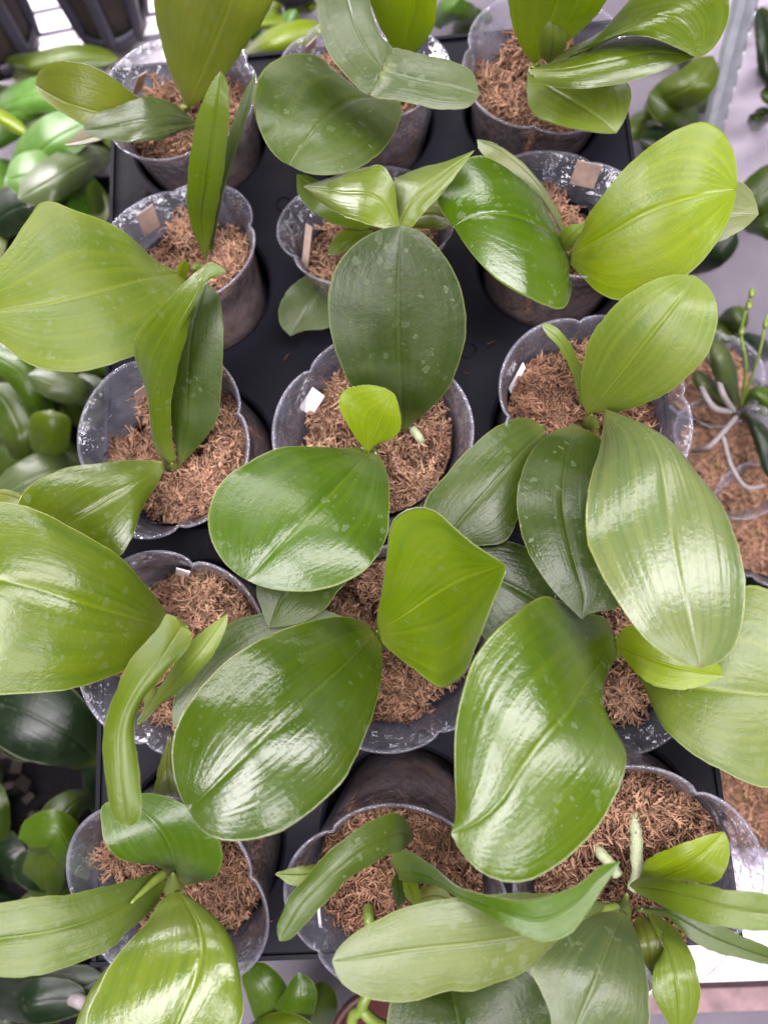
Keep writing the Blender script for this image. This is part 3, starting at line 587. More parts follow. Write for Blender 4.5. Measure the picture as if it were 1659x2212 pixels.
# --- second row from the front, left
I = plant(340, 1470, 2, 'orchid with broad leaf leaving the left edge and twisted strap leaf, fourth row left pot')
leaf(I, 'gr', [(366, 1352, 3.4), (280, 1332, 6.4), (180, 1302, 8.4), (90, 1272, 9.4), (0, 1252, 10), (-90, 1235, 10)],
     [(362, 1330), (345, 1300), (310, 1258), (262, 1203), (200, 1165), (130, 1125), (60, 1095), (0, 1084), (-60, 1090)], [(352, 1385), (330, 1402), (280, 1441), (220, 1470), (130, 1492), (50, 1499), (-50, 1488)], e=-.6, spots=.4, bulge=.06, gloss=0.6)
leaf(I, 'gr', [(398, 1345, 10), (348, 1420, 11), (292, 1500, 11.5), (264, 1570, 11.5), (262, 1650, 11), (268, 1730, 10), (274, 1786, 9)],
     [(362, 1325), (345, 1354), (288, 1418), (255, 1483), (233, 1544), (222, 1600), (227, 1660), (234, 1720), (249, 1770)], [(414, 1368), (409, 1395), (360, 1451), (310, 1512), (290, 1565), (298, 1634), (304, 1700), (307, 1752), (296, 1778)], e=-.9, spots=.2, bulge=.1, gloss=0.35)
leaf(I, 'lt', [(297, 1570, 6), (368, 1482, 8), (430, 1410, 9.2), (493, 1325, 9)], [(325, 1518), (368, 1450), (400, 1400), (442, 1360)], [(312, 1556), (350, 1521), (402, 1480), (442, 1438), (472, 1395), (490, 1352)], e=-.2, spots=.3)
leaf(I, 'ol', [(368, 1585, 2.4), (362, 1660, 3.2), (372, 1748, 3)], [(348, 1640), (335, 1705), (340, 1738)], [(378, 1640), (402, 1740)], e=.1, spots=.1)
stem(I, [(330, 1490, 1.2), (322, 1530, 4), (300, 1562, 6)], .0036, taper=(1.2, .3))
# --- second row from the front, centre
K = plant(812, 1375, 2, 'orchid with big glossy oval leaf and cupped bright yellow-green leaf, fourth row centre pot')
leaf(K, (.068, .125, .007), [(814, 1368, 4.4), (740, 1440, 8), (650, 1522, 10), (550, 1612, 11), (460, 1700, 10.4), (407, 1751, 9)],
     [(790, 1346), (757, 1334), (720, 1332), (665, 1343), (595, 1366), (526, 1403), (466, 1449), (410, 1519), (379, 1574), (371, 1621), (378, 1685), (393, 1725)],
     [(824, 1400), (825, 1450), (820, 1490), (803, 1551), (776, 1621), (734, 1695), (665, 1759), (595, 1801), (526, 1817), (470, 1813), (432, 1790)], e=-1.4, spots=.45, bulge=.06, gloss=1.0, ribs=1.7)
leaf(K, (.19, .31, .003), [(812, 1366, 4), (868, 1332, 5), (935, 1286, 6.2), (1000, 1250, 7.8), (1093, 1221, 10.2)],
     [(815, 1335, 5), (830, 1250, 7.6), (838, 1185, 9), (845, 1138, 9.9), (864, 1109, 10.4), (900, 1097, 10.6), (938, 1105, 10.5), (978, 1139, 10.3), (1020, 1175, 10.2), (1062, 1202, 10.2)],
     [(828, 1392, 4.2), (860, 1420, 4.6), (898, 1449, 5.4), (930, 1474, 6.2), (953, 1486, 6.8), (982, 1471, 7.9), (1007, 1445, 8.7), (1024, 1400, 9.3), (1046, 1345, 9.9), (1068, 1288, 10.3), (1087, 1246, 10.4)], spots=.25, bulge=.02, rnd=.6, gloss=0.2)
leaf(K, 'dg', [(770, 1345, 3.8), (600, 1375, 4.6), (480, 1450, 4.8), (376, 1572, 4)], [(700, 1318), (575, 1322), (500, 1345), (430, 1400), (386, 1478), (372, 1540)], [(650, 1450), (520, 1500), (420, 1560)], e=.2, spots=.5)
stem(K, [(812, 1390, 1.0), (814, 1362, 4.4)], 0.0040)
# --- middle row, right
Lp = plant(1275, 905, 2, 'orchid with oval yellow-green leaf above and large pale shiny leaf below, middle row right pot')
leaf(Lp, 'lt', [(1266, 896, 4), (1330, 820, 7), (1400, 730, 9.3), (1460, 655, 10.3), (1501, 596, 10.3)],
     [(1256, 862), (1256, 800), (1270, 740), (1300, 690), (1350, 640), (1410, 605), (1462, 593)], [(1282, 890), (1312, 892), (1370, 880), (1430, 855), (1490, 810), (1530, 760), (1549, 700), (1548, 660), (1530, 620)], e=.3, spots=.2, bulge=.03, gloss=0.12)
leaf(Lp, 'lt', [(1258, 880, 3.2), (1240, 795, 5), (1212, 738, 6), (1169, 701, 6.4)], [(1250, 860), (1238, 818), (1222, 778), (1203, 746), (1176, 717)], [(1259, 850), (1257, 803), (1241, 760), (1215, 720), (1186, 699)], e=.15, spots=.1, thick=.001)
leaf(Lp, 'dg', [(1180, 925, 3.2), (1112, 990, 5), (1050, 1062, 5.4), (990, 1130, 5), (948, 1185, 4.4)], [(1150, 908), (1125, 902), (1079, 918), (1024, 959), (964, 1024), (917, 1085), (914, 1130)], [(1170, 960), (1152, 1020), (1122, 1110), (1092, 1168), (1020, 1180)], e=-.5, spots=.4)
leaf(Lp, 'dk', [(1242, 915, 3.8), (1222, 1000, 6.2), (1216, 1100, 7.6), (1242, 1220, 8), (1261, 1290, 7.8), (1256, 1338, 7.4)],
     [(1196, 931), (1153, 968), (1125, 1024), (1116, 1083), (1123, 1143), (1144, 1199), (1180, 1258), (1217, 1300)], [(1300, 950), (1330, 1050), (1340, 1150), (1346, 1250), (1338, 1311), (1309, 1319), (1272, 1325)], e=-.3, spots=.9, gloss=0.45)
leaf(Lp, (.19, .26, .085), [(1303, 884, 5.6), (1388, 925, 8.4), (1424, 984, 9.8), (1444, 1106, 10.8), (1462, 1222, 11.1), (1485, 1327, 11), (1512, 1443, 9.6)],
     [(1302, 922), (1295, 968), (1277, 1028), (1266, 1083), (1270, 1176), (1295, 1235), (1337, 1304), (1378, 1364), (1424, 1406), (1470, 1431)],
     [(1337, 895), (1401, 941), (1457, 968), (1507, 1024), (1553, 1083), (1586, 1153), (1604, 1222), (1609, 1291), (1596, 1374), (1573, 1415), (1542, 1436)], e=-1.3, spots=.3, bulge=.07, gloss=0.8, ribs=2.6)
stem(Lp, [(1272, 930, 1.0), (1278, 895, 4.2)], 0.0043)
# --- second row from the front, right
Np = plant(1325, 1390, 2, 'orchid with big wavy shiny leaf and broad leaf leaving the right edge')
leaf(Np, (.100, .175, .010), [(1332, 1378, 4.4), (1306, 1420, 6.2), (1264, 1480, 8.6), (1226, 1540, 10.4), (1171, 1600, 11.2), (1125, 1660, 11.4), (1085, 1725, 11), (1040, 1770, 10.4), (974, 1801, 9)],
     [(1305, 1334), (1273, 1325), (1217, 1295), (1190, 1283), (1153, 1297), (1102, 1332), (1052, 1378), (1015, 1437), (994, 1516), (982, 1585), (981, 1677), (985, 1760)],
     [(1333, 1414), (1309, 1479), (1300, 1539), (1309, 1571), (1332, 1617), (1338, 1668), (1319, 1737), (1286, 1797), (1236, 1852), (1180, 1889), (1125, 1907), (1088, 1905), (1033, 1879), (996, 1838)], e=-1.3, spots=.8, bulge=.09, wave=.32, rnd=.45, gloss=0.9, ribs=1.9)
leaf(Np, 'yl', [(1326, 1392, 4.6), (1400, 1422, 6), (1480, 1446, 6.6), (1563, 1460, 6.2)], [(1338, 1366), (1358, 1350), (1410, 1365), (1490, 1400), (1553, 1437)], [(1355, 1433), (1392, 1470), (1438, 1488), (1503, 1486)], e=.5, spots=.2)
leaf(Np, 'lt', [(1378, 1462, 3), (1450, 1480, 4.4), (1550, 1490, 5.4), (1660, 1500, 5.8), (1760, 1510, 5.4)], [(1400, 1430), (1470, 1380), (1560, 1300), (1612, 1264), (1680, 1285), (1740, 1370)], [(1393, 1490), (1410, 1530), (1440, 1580), (1490, 1625), (1550, 1660), (1610, 1690), (1660, 1702), (1730, 1680)], e=-.2, spots=.6, gloss=0.25)
leaf(Np, 'dg', [(1300, 1372, 3.2), (1200, 1320, 4.2), (1110, 1268, 4.4), (1018, 1225, 4)], [(1265, 1280), (1180, 1200), (1110, 1172), (1045, 1165), (1018, 1180)], [(1240, 1390), (1150, 1400), (1060, 1395), (1020, 1320)], e=-.2, spots=.5)
stem(Np, [(1322, 1405, 1.0), (1330, 1375, 4.8)], 0.0040)
# --- front row, left
Mp = plant(378, 1900, 2, 'orchid with curled-back leaf, long left leaf and big leaf at the bottom, front left pot')
leaf(Mp, 'md', [(378, 1895, 2.6), (372, 1840, 5), (345, 1790, 6), (308, 1752, 6), (262, 1722, 5.2)], [(334, 1870), (288, 1863), (250, 1850), (230, 1825), (219, 1780), (222, 1740)], [(398, 1910), (432, 1906), (470, 1888), (482, 1850), (465, 1800), (420, 1752), (370, 1724), (318, 1713)], e=.3, spots=.5, bulge=.08)
leaf(Mp, (.13, .20, .022), [(362, 1897, 3.2), (282, 1946, 5.8), (200, 1986, 7.2), (110, 2012, 8.2), (0, 2028, 8.5), (-90, 2038, 8.2)], [(326, 1888), (299, 1896), (230, 1914), (155, 1931), (90, 1937), (36, 1944), (0, 1951), (-60, 1970)], [(350, 1932), (335, 1960), (268, 2021), (247, 2044), (201, 2068), (155, 2086), (86, 2106), (36, 2113), (0, 2110), (-60, 2095)], e=.5, spots=.6, gloss=0.2)
leaf(Mp, (.17, .25, .028), [(384, 1922, 5.2), (428, 2000, 7.2), (436, 2060, 7.9), (420, 2120, 8.2), (382, 2212, 8.2), (350, 2300, 7.6)], [(352, 1940), (318, 1993), (273, 2040), (234, 2093), (209, 2140), (183, 2212), (210, 2275)], [(408, 1936), (450, 1968), (493, 2015), (514, 2076), (523, 2137), (521, 2212), (470, 2280)], e=-.9, spots=.3, bulge=.06, gloss=0.95)
leaf(Mp, 'gr', [(330, 2000, 3), (240, 2110, 4.6), (155, 2270, 5)], [(290, 2030), (205, 2125), (165, 2210)], [(340, 2060), (270, 2170), (200, 2260)], e=0, spots=.3)
stem(Mp, [(380, 1915, 1.0), (374, 1886, 3.6)], 0.0043)
stem(Mp, [(353, 1888, 4.2), (318, 1918, 5.4), (284, 1951, 6.3)], .0017, 'stem', 'leaf_stalk', taper=(1.4, .35))
# --- front row, centre
O = plant(880, 1880, 2, 'small orchid with narrow dark leaves spreading over the front centre pot')
leaf(O, 'dg', [(894, 1806, 5), (862, 1800, 6.6), (790, 1832, 8), (715, 1890, 8.8), (650, 1955, 8.8), (604, 2033, 7.8)], [(880, 1775), (853, 1756), (817, 1765), (763, 1798), (709, 1841), (655, 1902), (627, 1934), (612, 1968), (598, 2006)], [(886, 1819), (868, 1838), (821, 1855), (781, 1881), (745, 1904), (709, 1945), (673, 1981), (648, 2010), (624, 2031)], e=-.5, spots=1.0)
leaf(O, 'md', [(852, 1882, 5), (920, 1892, 7), (1000, 1938, 9), (1080, 1968, 10.1), (1160, 1988, 10.5), (1236, 1955, 10.5), (1290, 1900, 10.4), (1340, 1861, 10)], [(844, 1856), (870, 1837), (925, 1866), (990, 1917), (1062, 1938), (1134, 1946), (1206, 1931), (1260, 1905), (1297, 1871)], [(870, 1904), (943, 1914), (1015, 1956), (1098, 2002), (1134, 2022), (1181, 2036), (1230, 2018), (1271, 1968), (1305, 1915)], e=.5, spots=.3)
leaf(O, 'yl', [(898, 1958, 3.6), (888, 1925, 4.6), (871, 1891, 5.2)], [(878, 1940), (870, 1910)], [(908, 1940), (898, 1905)], e=.2, spots=.1)
leaf(O, 'dk', [(860, 1965, 3), (862, 1925, 4), (856, 1885, 4.6)], [(850, 1940), (846, 1905)], [(880, 1940), (880, 1905)], e=.2, spots=.2)
leaf(O, 'ol', [(890, 1945, 2.8), (945, 1935, 3.4), (985, 1950, 3.2)], [(910, 1920), (950, 1912)], [(920, 1965), (960, 1962)], e=.1, spots=.2)
leaf(O, 'lt', [(735, 1875, 4), (660, 1888, 4.8), (594, 1888, 4.8)], [(690, 1868), (640, 1873)], [(690, 1905), (634, 1914)], e=.2, spots=.3)
stem(O, [(872, 1920, 1.0), (865, 1890, 5)], 0.0032)
stem(O, [(800, 2010, 2.4), (797, 1985, 2.8), (795, 1958, 2.2)], .0025, 'stem', 'shoot')
# --- front row, right
Q = plant(1345, 1960, 2, 'orchid with strap leaves and thick grey-green root, front right pot')
leaf(Q, (.18, .245, .065), [(1336, 1958, 3.8), (1240, 1986, 6.2), (1150, 2018, 7.6), (1040, 2036, 8.4), (900, 2050, 8.7), (800, 2065, 8.4), (717, 2077, 7.8)],
     [(1290, 1946), (1200, 1930), (1100, 1930), (997, 1938), (943, 1945), (871, 1960), (817, 1987), (763, 2017), (727, 2053)],
     [(1260, 2020), (1190, 2046), (1145, 2092), (1069, 2125), (1015, 2143), (965, 2139), (918, 2157), (871, 2166), (817, 2161), (770, 2147), (735, 2120)], e=-.5, spots=1.0)
leaf(Q, 'gy', [(1348, 1968, 4.4), (1314, 2044, 6.4), (1286, 2119, 7.4), (1246, 2212, 7.8), (1222, 2290, 7.4)], [(1325, 1968), (1296, 1972), (1260, 1986), (1224, 2014), (1188, 2044), (1163, 2072), (1145, 2094), (1165, 2135), (1188, 2191), (1195, 2250)], [(1358, 1980), (1379, 2029), (1393, 2090), (1401, 2155), (1399, 2227), (1330, 2280)], e=-.5, spots=.6)
leaf(Q, 'yl', [(1372, 1915, 3.8), (1440, 1889, 5.6), (1510, 1850, 6.6), (1563, 1796, 6.6)], [(1382, 1892), (1397, 1857), (1440, 1835), (1487, 1817), (1530, 1803)], [(1422, 1900), (1494, 1905), (1537, 1909), (1566, 1882), (1575, 1846), (1571, 1810)], e=.2, spots=.4)
leaf(Q, 'gr', [(1360, 1912, 4.6), (1450, 1926, 7.4), (1560, 1956, 8.8), (1660, 1972, 9.2), (1750, 1978, 9.2)], [(1375, 1898), (1422, 1897), (1494, 1907), (1566, 1921), (1659, 1932), (1720, 1948)], [(1372, 1926), (1415, 1950), (1469, 1975), (1530, 1997), (1602, 2008), (1659, 2011), (1720, 2000)], e=.4, spots=.4)
leaf(Q, 'dg', [(1376, 1962, 4.4), (1450, 1975, 6), (1540, 2024, 6.6), (1650, 2066, 6.6), (1740, 2092, 6)], [(1397, 1970), (1422, 1962), (1458, 1966), (1512, 1982), (1548, 1997), (1602, 2022), (1659, 2047), (1710, 2075)], [(1420, 1978), (1444, 1984), (1476, 2015), (1512, 2044), (1566, 2063), (1659, 2084), (1710, 2096)], e=.3, spots=.5)
leaf(Q, 'lt', [(1398, 1975, 4), (1438, 2040, 5.8), (1458, 2110, 6.6), (1466, 2170, 6.4), (1462, 2246, 5.4)], [(1430, 1986), (1444, 2028), (1422, 2072), (1410, 2099), (1411, 2155), (1437, 2200)], [(1440, 1990), (1458, 2004), (1490, 2054), (1508, 2112), (1512, 2155), (1501, 2200)], e=-.4, spots=.2)
leaf(Q, 'ol', [(1378, 1980, 3.8), (1398, 2030, 5), (1409, 2108, 5)], [(1366, 1995), (1376, 2040), (1392, 2082)], [(1430, 1988), (1442, 2026), (1424, 2076)], e=.2, spots=.2)
stem(Q, [(1345, 1978, 1.0), (1350, 1945, 3.0), (1354, 1930, 3.6)], .0036, taper=(1.3, .2))
stem(Q, [(1376, 1706, 2.9), (1368, 1760, 3.2), (1373, 1803, 3.4), (1374, 1850, 3.5), (1376, 1896, 3.6), (1362, 1925, 3.7)], .0027, 'root', 'root', knob=.10, ring=34)
stem(Q, [(1283, 1815, 2.2), (1296, 1842, 2.8), (1318, 1866, 2.8), (1336, 1895, 3)], .0026, 'root', 'root', knob=.08)
stem(Q, [(1466, 1835, 2.6), (1440, 1850, 2.8), (1400, 1880, 2.9), (1370, 1915, 3.2)], .0022, 'root', 'root', knob=.08)
stem(Q, [(1335, 1962, 4), (1290, 1972, 4.6), (1250, 1988, 5.4)], .0026, 'stem', 'leaf_stalk')

V, F = [], []; nr = np.random.RandomState(11)
for _ in range(150):
    x, y = nr.uniform(-.148, .148), nr.uniform(-.246, .246)
    if min(math.hypot(x - h[0], y - h[1]) for h in HOLES.values()) < HR + .003: continue
    v, f = tube([(x, y, .0006), (x + nr.uniform(-.002, .002), y + nr.uniform(-.002, .002), .0011), (x + nr.uniform(-.004, .004), y + nr.uniform(-.004, .004), .0007)], nr.uniform(.0002, .0005), n=4, ring=4)
    k = len(V); V += [tuple(q) for q in v]; F += [tuple(i + k for i in g) for g in f]
o = mesh_obj('moss_crumbs', V, F, M['moss']); tag(o, 'tiny brown moss crumbs scattered over the black tray deck', 'crumbs', None, 'stuff')

# ------------------------------------------------------------------ plant labels stuck into the moss
def plabel(corners, where, mat='label', zt=3.0, zb=1.4):
    c = [P(x, y, zt if k < 2 else zb) for k, (x, y) in enumerate(corners)]      # top left, top right, bottom right, bottom left
    c[2] = c[1] + (c[3] - c[0])
    n = np.cross(c[1] - c[0], c[3] - c[0]); n /= np.linalg.norm(n); V = [p for p in c] + [p - n * .0006 for p in c]
    F = [(0, 1, 2, 3), (7, 6, 5, 4)] + [(k, 4 + k, 4 + (k + 1) % 4, (k + 1) % 4) for k in range(4)]
    o = mesh_obj('plant_label', V, F, M[mat], smooth=False)
    tag(o, f'{"white" if mat == "label_white" else "tan"} plastic plant label in the pot of the {where}', 'label', 'plant labels stuck in the moss')
plabel([(297, 165), (318, 152), (338, 205), (284, 208)], 'back row, left column')
plabel([(660, 100), (684, 78), (700, 120), (655, 135)], 'back row, centre column')
plabel([(295, 465), (330, 440), (372, 490), (312, 510)], 'second row, left column')
plabel([(662, 482), (676, 490), (672, 555), (652, 575)], 'second row, centre column')
plabel([(1247, 345), (1301, 357), (1298, 400), (1230, 395)], 'second row, right column')
plabel([(290, 848), (312, 832), (332, 860), (298, 880)], 'middle row, left column')
plabel([(676, 836), (702, 856), (672, 905), (650, 880)], 'very middle of the tray', 'label_white', 3.2, 1.8)
plabel([(1130, 783), (1135, 795), (1115, 845), (1100, 838)], 'middle row, right column', 'label_white', 3.2, 1.8)
plabel([(382, 1226), (412, 1234), (408, 1250), (380, 1240)], 'second row from front, left column', 'label_white')
plabel([(686, 1960), (692, 1962), (698, 2002), (690, 2000)], 'front row, centre column', 'label_white')

# ------------------------------------------------------------------ surroundings
def bgplant(x, y, z, label, name='potted_plant', group='plants around the tray'):
    return empty(name, P(x, y, z), label, 'plant', group)
def blade(pl, colr, mid, w, spots=.2, e=-.6, **kw):
    L, R = auto(mid, w, **kw); return leaf(pl, colr, mid, L, R, e=e, spots=spots)
a = bgplant(60, 330, -13, 'washed-out bright green leafy plant behind the back left corner')
blade(a, 'bl', [(-40, 260, -11), (40, 215, -9), (130, 205, -8), (220, 250, -9)], 40)
blade(a, 'bl', [(30, 420, -11), (70, 350, -8.5), (120, 300, -7.5), (200, 260, -8)], 55)
blade(a, 'bl', [(250, 480, -11), (160, 420, -8.5), (80, 380, -7.5), (10, 390, -8.5)], 62)
blade(a, 'gr', [(-20, 120, -11), (70, 135, -9), (170, 120, -9), (260, 128, -10)], 26)
blade(a, 'bl', [(-30, 330, -12), (20, 280, -10), (60, 230, -9), (70, 170, -9)], 32)
blade(a, 'yl', [(-40, 220, -10), (0, 250, -9), (60, 290, -9)], 16)
a = bgplant(180, 470, -13, 'dull grey-green strap leaves beside the left tray edge, under the broad light leaf')
blade(a, 'gy', [(250, 340, -11), (190, 345, -8), (110, 390, -7), (40, 430, -8)], 46)
blade(a, 'dg', [(230, 520, -11), (200, 440, -9), (205, 390, -8)], 26)
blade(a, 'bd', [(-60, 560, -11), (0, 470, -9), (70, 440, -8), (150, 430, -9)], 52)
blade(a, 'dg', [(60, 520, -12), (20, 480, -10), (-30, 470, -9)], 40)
a = bgplant(60, 900, -13, 'dark leafy plant between the two broad left leaves')
blade(a, 'md', [(120, 930, -11), (80, 860, -8.5), (40, 800, -8), (-30, 760, -8.5)], 34)
blade(a, 'gy', [(230, 880, -11), (180, 850, -8.5), (120, 830, -8), (60, 810, -8)], 34)
blade(a, 'dg', [(60, 1030, -11.5), (50, 950, -9), (20, 880, -9), (-20, 830, -9)], 46)
blade(a, 'gr', [(110, 1010, -10.5), (108, 950, -8), (110, 905, -7.5), (112, 885, -7.7)], 44, blunt=.8)
blade(a, 'gy', [(210, 1010, -11), (130, 1010, -9), (60, 1040, -8.5), (-20, 1090, -9)], 46)
blade(a, 'pl', [(140, 1030, -11.5), (60, 1050, -9.6), (-30, 1070, -9.5)], 26)
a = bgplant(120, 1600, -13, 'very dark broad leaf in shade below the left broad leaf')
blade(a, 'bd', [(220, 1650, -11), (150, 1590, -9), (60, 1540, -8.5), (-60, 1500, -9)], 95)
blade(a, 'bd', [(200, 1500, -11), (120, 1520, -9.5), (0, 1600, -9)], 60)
a = bgplant(130, 1800, -13, 'dark green glossy plant left of the front left pot')
blade(a, 'md', [(190, 1900, -11), (150, 1830, -8), (120, 1790, -7.5), (40, 1810, -8.5)], 42)
blade(a, 'dk', [(210, 1720, -10.5), (160, 1735, -8.5), (110, 1790, -8), (70, 1850, -9)], 40)
blade(a, 'dg', [(100, 1960, -12), (95, 1880, -9.5), (90, 1830, -9)], 45)
blade(a, 'gy', [(235, 1790, -11.5), (210, 1830, -9.5), (205, 1880, -9)], 26)
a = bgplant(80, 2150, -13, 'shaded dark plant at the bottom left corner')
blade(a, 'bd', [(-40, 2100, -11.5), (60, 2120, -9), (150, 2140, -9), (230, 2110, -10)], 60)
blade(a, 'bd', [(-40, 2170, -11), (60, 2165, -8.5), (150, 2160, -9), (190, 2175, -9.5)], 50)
stem(a, [(150, 2155, -9), (175, 2165, -8.6), (200, 2178, -9)], .004, 'root_pale', 'old_flower_stalk')
a = bgplant(590, 2150, -13, 'glossy rich green plant below the front tray edge')
blade(a, 'md', [(650, 2290, -11), (600, 2200, -7.5), (570, 2130, -7), (530, 2080, -8)], 46)
blade(a, 'md', [(560, 2290, -10.5), (625, 2200, -7), (650, 2150, -6.6), (645, 2100, -7)], 40)
blade(a, 'gr', [(500, 2260, -10), (560, 2240, -7), (620, 2230, -6.6), (690, 2260, -7)], 44)
blade(a, 'dg', [(700, 2260, -12), (690, 2180, -9.5), (700, 2120, -9)], 40)
def scatter(pl, x0, x1, y0, y1, n, cols, z0, z1, w0, w1, seed):
    rg = random.Random(seed)
    for _ in range(n):
        x, y, a = rg.uniform(x0, x1), rg.uniform(y0, y1), rg.uniform(0, 6.28); L = rg.uniform(2.2, 3.6) * rg.uniform(w0, w1); z = rg.uniform(z0, z1); c = rg.uniform(-.6, .6)
        pts = [(x + L * t * math.cos(a + c * t), y + L * t * math.sin(a + c * t), z - 2.5 * (1 - min(1, t * 2)) - .8 * max(0, t - .6)) for t in (0, .33, .66, 1)]
        blade(pl, rg.choice(cols), pts, rg.uniform(w0, w1))
a = bgplant(90, 700, -13, 'mass of overlapping dark leaves along the left edge behind the tray')
scatter(a, -60, 215, 330, 620, 14, ['pale_sheen', 'gy', 'pl', 'pl'], -11, -9, 40, 66, 1)  # palest blades carry the reflection in their colour
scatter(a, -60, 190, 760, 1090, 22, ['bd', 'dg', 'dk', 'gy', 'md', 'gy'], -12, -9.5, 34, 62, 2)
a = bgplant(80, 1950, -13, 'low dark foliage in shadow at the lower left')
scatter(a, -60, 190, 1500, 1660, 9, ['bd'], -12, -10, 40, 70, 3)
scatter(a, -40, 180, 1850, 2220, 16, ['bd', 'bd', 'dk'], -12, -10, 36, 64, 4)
a = bgplant(120, 300, -13, 'crowd of bright leaves, some with painted pale sheen, behind the back left corner')
scatter(a, -40, 230, 130, 420, 26, ['bl', 'gr', 'lt', 'pale_sheen', 'pl', 'pale_sheen'], -11.6, -9.5, 26, 46, 5)
a = bgplant(1600, 760, -13, 'dim crowded foliage along the right edge behind the pale roots')
scatter(a, 1480, 1690, 660, 880, 14, ['dg', 'gy', 'bd', 'gy'], -12, -10.5, 18, 34, 6)
scatter(a, 1600, 1690, 1090, 1290, 9, ['bd', 'dg', 'gy', 'dk'], -12, -10, 18, 34, 7)
scatter(a, 1420, 1540, 150, 330, 6, ['gr', 'dg', 'dk', 'gy'], -12, -10.5, 20, 32, 8)
scatter(a, 1620, 1700, 20, 300, 9, ['bd', 'dk'], -12, -10, 14, 22, 9)
a = bgplant(760, 60, -13, 'small bright leaves glimpsed behind the back tray edge')
scatter(a, 520, 700, 10, 120, 8, ['yl', 'bl', 'gr'], -12, -10.5, 14, 24, 10)
scatter(a, 930, 1040, 0, 80, 7, ['bl', 'md', 'dk', 'pl'], -12, -10.5, 12, 20, 11)
c0 = P(1600, 330, -13.2)
o = mesh_obj('lit_bench_patch', *box(c0[0] + .08, c0[1] + .09, -.2060, .20, .30, .0025), M['lit_patch'], smooth=False)  # added lighter sheet that paints stronger light onto this part of the bench
tag(o, 'added pale lilac patch for the brighter light on the bench beside the slotted post', 'lit_patch')
# black net pots, white sheet and wire shelf at the top left
o = mesh_obj('white_sheet', *box(*(P(120, 20, -12.4) + np.array([-.06, .12, 0])), .46, .46, .004), M['white'], smooth=False)
tag(o, 'bright white sheet lying behind the black net pots', 'sheet')
rack = empty('wire_shelf', P(200, 110, -11.4), 'grey wire shelf grid under the black net pots', 'shelf')
for k, (y0, y1) in enumerate(((112, 62), (64, 10), (14, -44))):
    adopt(mesh_obj('cross_bar', *tube([P(-60, y0 + 40, -11.2), P(330, y0 + (y1 - y0) * .62, -11.2), P(640, y1 - 26, -11.2)], .0026 if k == 0 else .0018, ring=10), M['wire']), rack)
for x in (20, 95, 165, 290, 372, 450, 530, 610):
    adopt(mesh_obj('wire', *tube([P(x - 22, -70, -11.6), P(x, 60 - (x - 160) * .12, -11.6), P(x + 10, 140 - (x - 160) * .12, -11.6)], .0008, ring=8), M['steel']), rack)
def net_pot(x, y, z, h, r, label, lean):
    b = P(x, y, z); o = empty('net_pot', b, label, 'net pot', 'black net pots on the wire shelf')
    N = 32
    def ring_band(z0, z1, ra, rb, t=.0016):
        V = []; F = []
        for (zz, rr) in ((z0, ra), (z1, rb), (z1, rb - t), (z0, ra - t)):
            V += [(b[0] + lean[0] * zz + rr * math.cos(2 * math.pi * k / N), b[1] + lean[1] * zz + rr * math.sin(2 * math.pi * k / N), b[2] + zz) for k in range(N)]
        for q in range(4):
            for k in range(N): F.append((q * N + k, q * N + (k + 1) % N, ((q + 1) % 4) * N + (k + 1) % N, ((q + 1) % 4) * N + k))
        return V, F
    rad = lambda zz: r * (.74 + .26 * zz / h)
    for (z0, z1) in ((0, .014), (h * .62, h * .70), (h * .93, h)):
        adopt(mesh_obj('band', *ring_band(z0, z1, rad(z0), rad(z1)), M['net']), o)
    for k in range(7):
        a = 2 * math.pi * (k + .3) / 7
        pts = [(b[0] + lean[0] * zz + rad(zz) * .985 * math.cos(a), b[1] + lean[1] * zz + rad(zz) * .985 * math.sin(a), b[2] + zz) for zz in (.002, h * .5, h * .98)]
        adopt(mesh_obj('rib', *tube(pts, .0060, n=6, ring=6), M['net']), o)
    V = []; F = []
    for (zz, k_) in ((.003, 0.0), (.003, .93), (h * .3, .93), (h * .6, .93), (h * .85, .93), (h * .88, 0.0)):
        rr = rad(zz) * k_; V += [(b[0] + lean[0] * zz + rr * math.cos(2 * math.pi * k / N), b[1] + lean[1] * zz + rr * math.sin(2 * math.pi * k / N), b[2] + zz) for k in range(N)]
    for q in range(5):
        for k in range(N): F.append((q * N + k, q * N + (k + 1) % N, (q + 1) * N + (k + 1) % N, (q + 1) * N + k))
    adopt(mesh_obj('bark_filling', V, F, M['bark']), o)
net_pot(248, 55, -10.8, .095, .040, 'black net pot filled with bark, nearer the centre', (.05, .1))
net_pot(8, 105, -10.8, .095, .045, 'black net pot cut by the left edge of the picture', (-.05, .1))
net_pot(640, -38, -10.8, .08, .034, 'black net pot barely showing at the top edge', (.0, .1))
# bright plant behind the back edge
a = bgplant(620, 70, -13, 'lime green plant behind the back edge of the tray')
blade(a, 'yl', [(520, 130, -12), (580, 95, -9.5), (650, 70, -9), (700, 60, -9.5)], 30)
blade(a, 'bl', [(590, 120, -12), (620, 60, -10), (640, 20, -9.6)], 24)
blade(a, 'yl', [(500, 60, -11.5), (560, 50, -10), (640, 45, -10)], 16)
a = bgplant(1000, 40, -13, 'dim green plant behind the tray between the centre and right pots')
blade(a, 'bl', [(940, 60, -11.5), (970, 20, -9.5), (1000, -10, -9)], 26)
blade(a, 'md', [(1040, 60, -12), (1010, 30, -10), (970, 10, -9.5)], 24)
blade(a, 'dk', [(980, 90, -12.5), (1010, 50, -11), (1040, 20, -11)], 26)
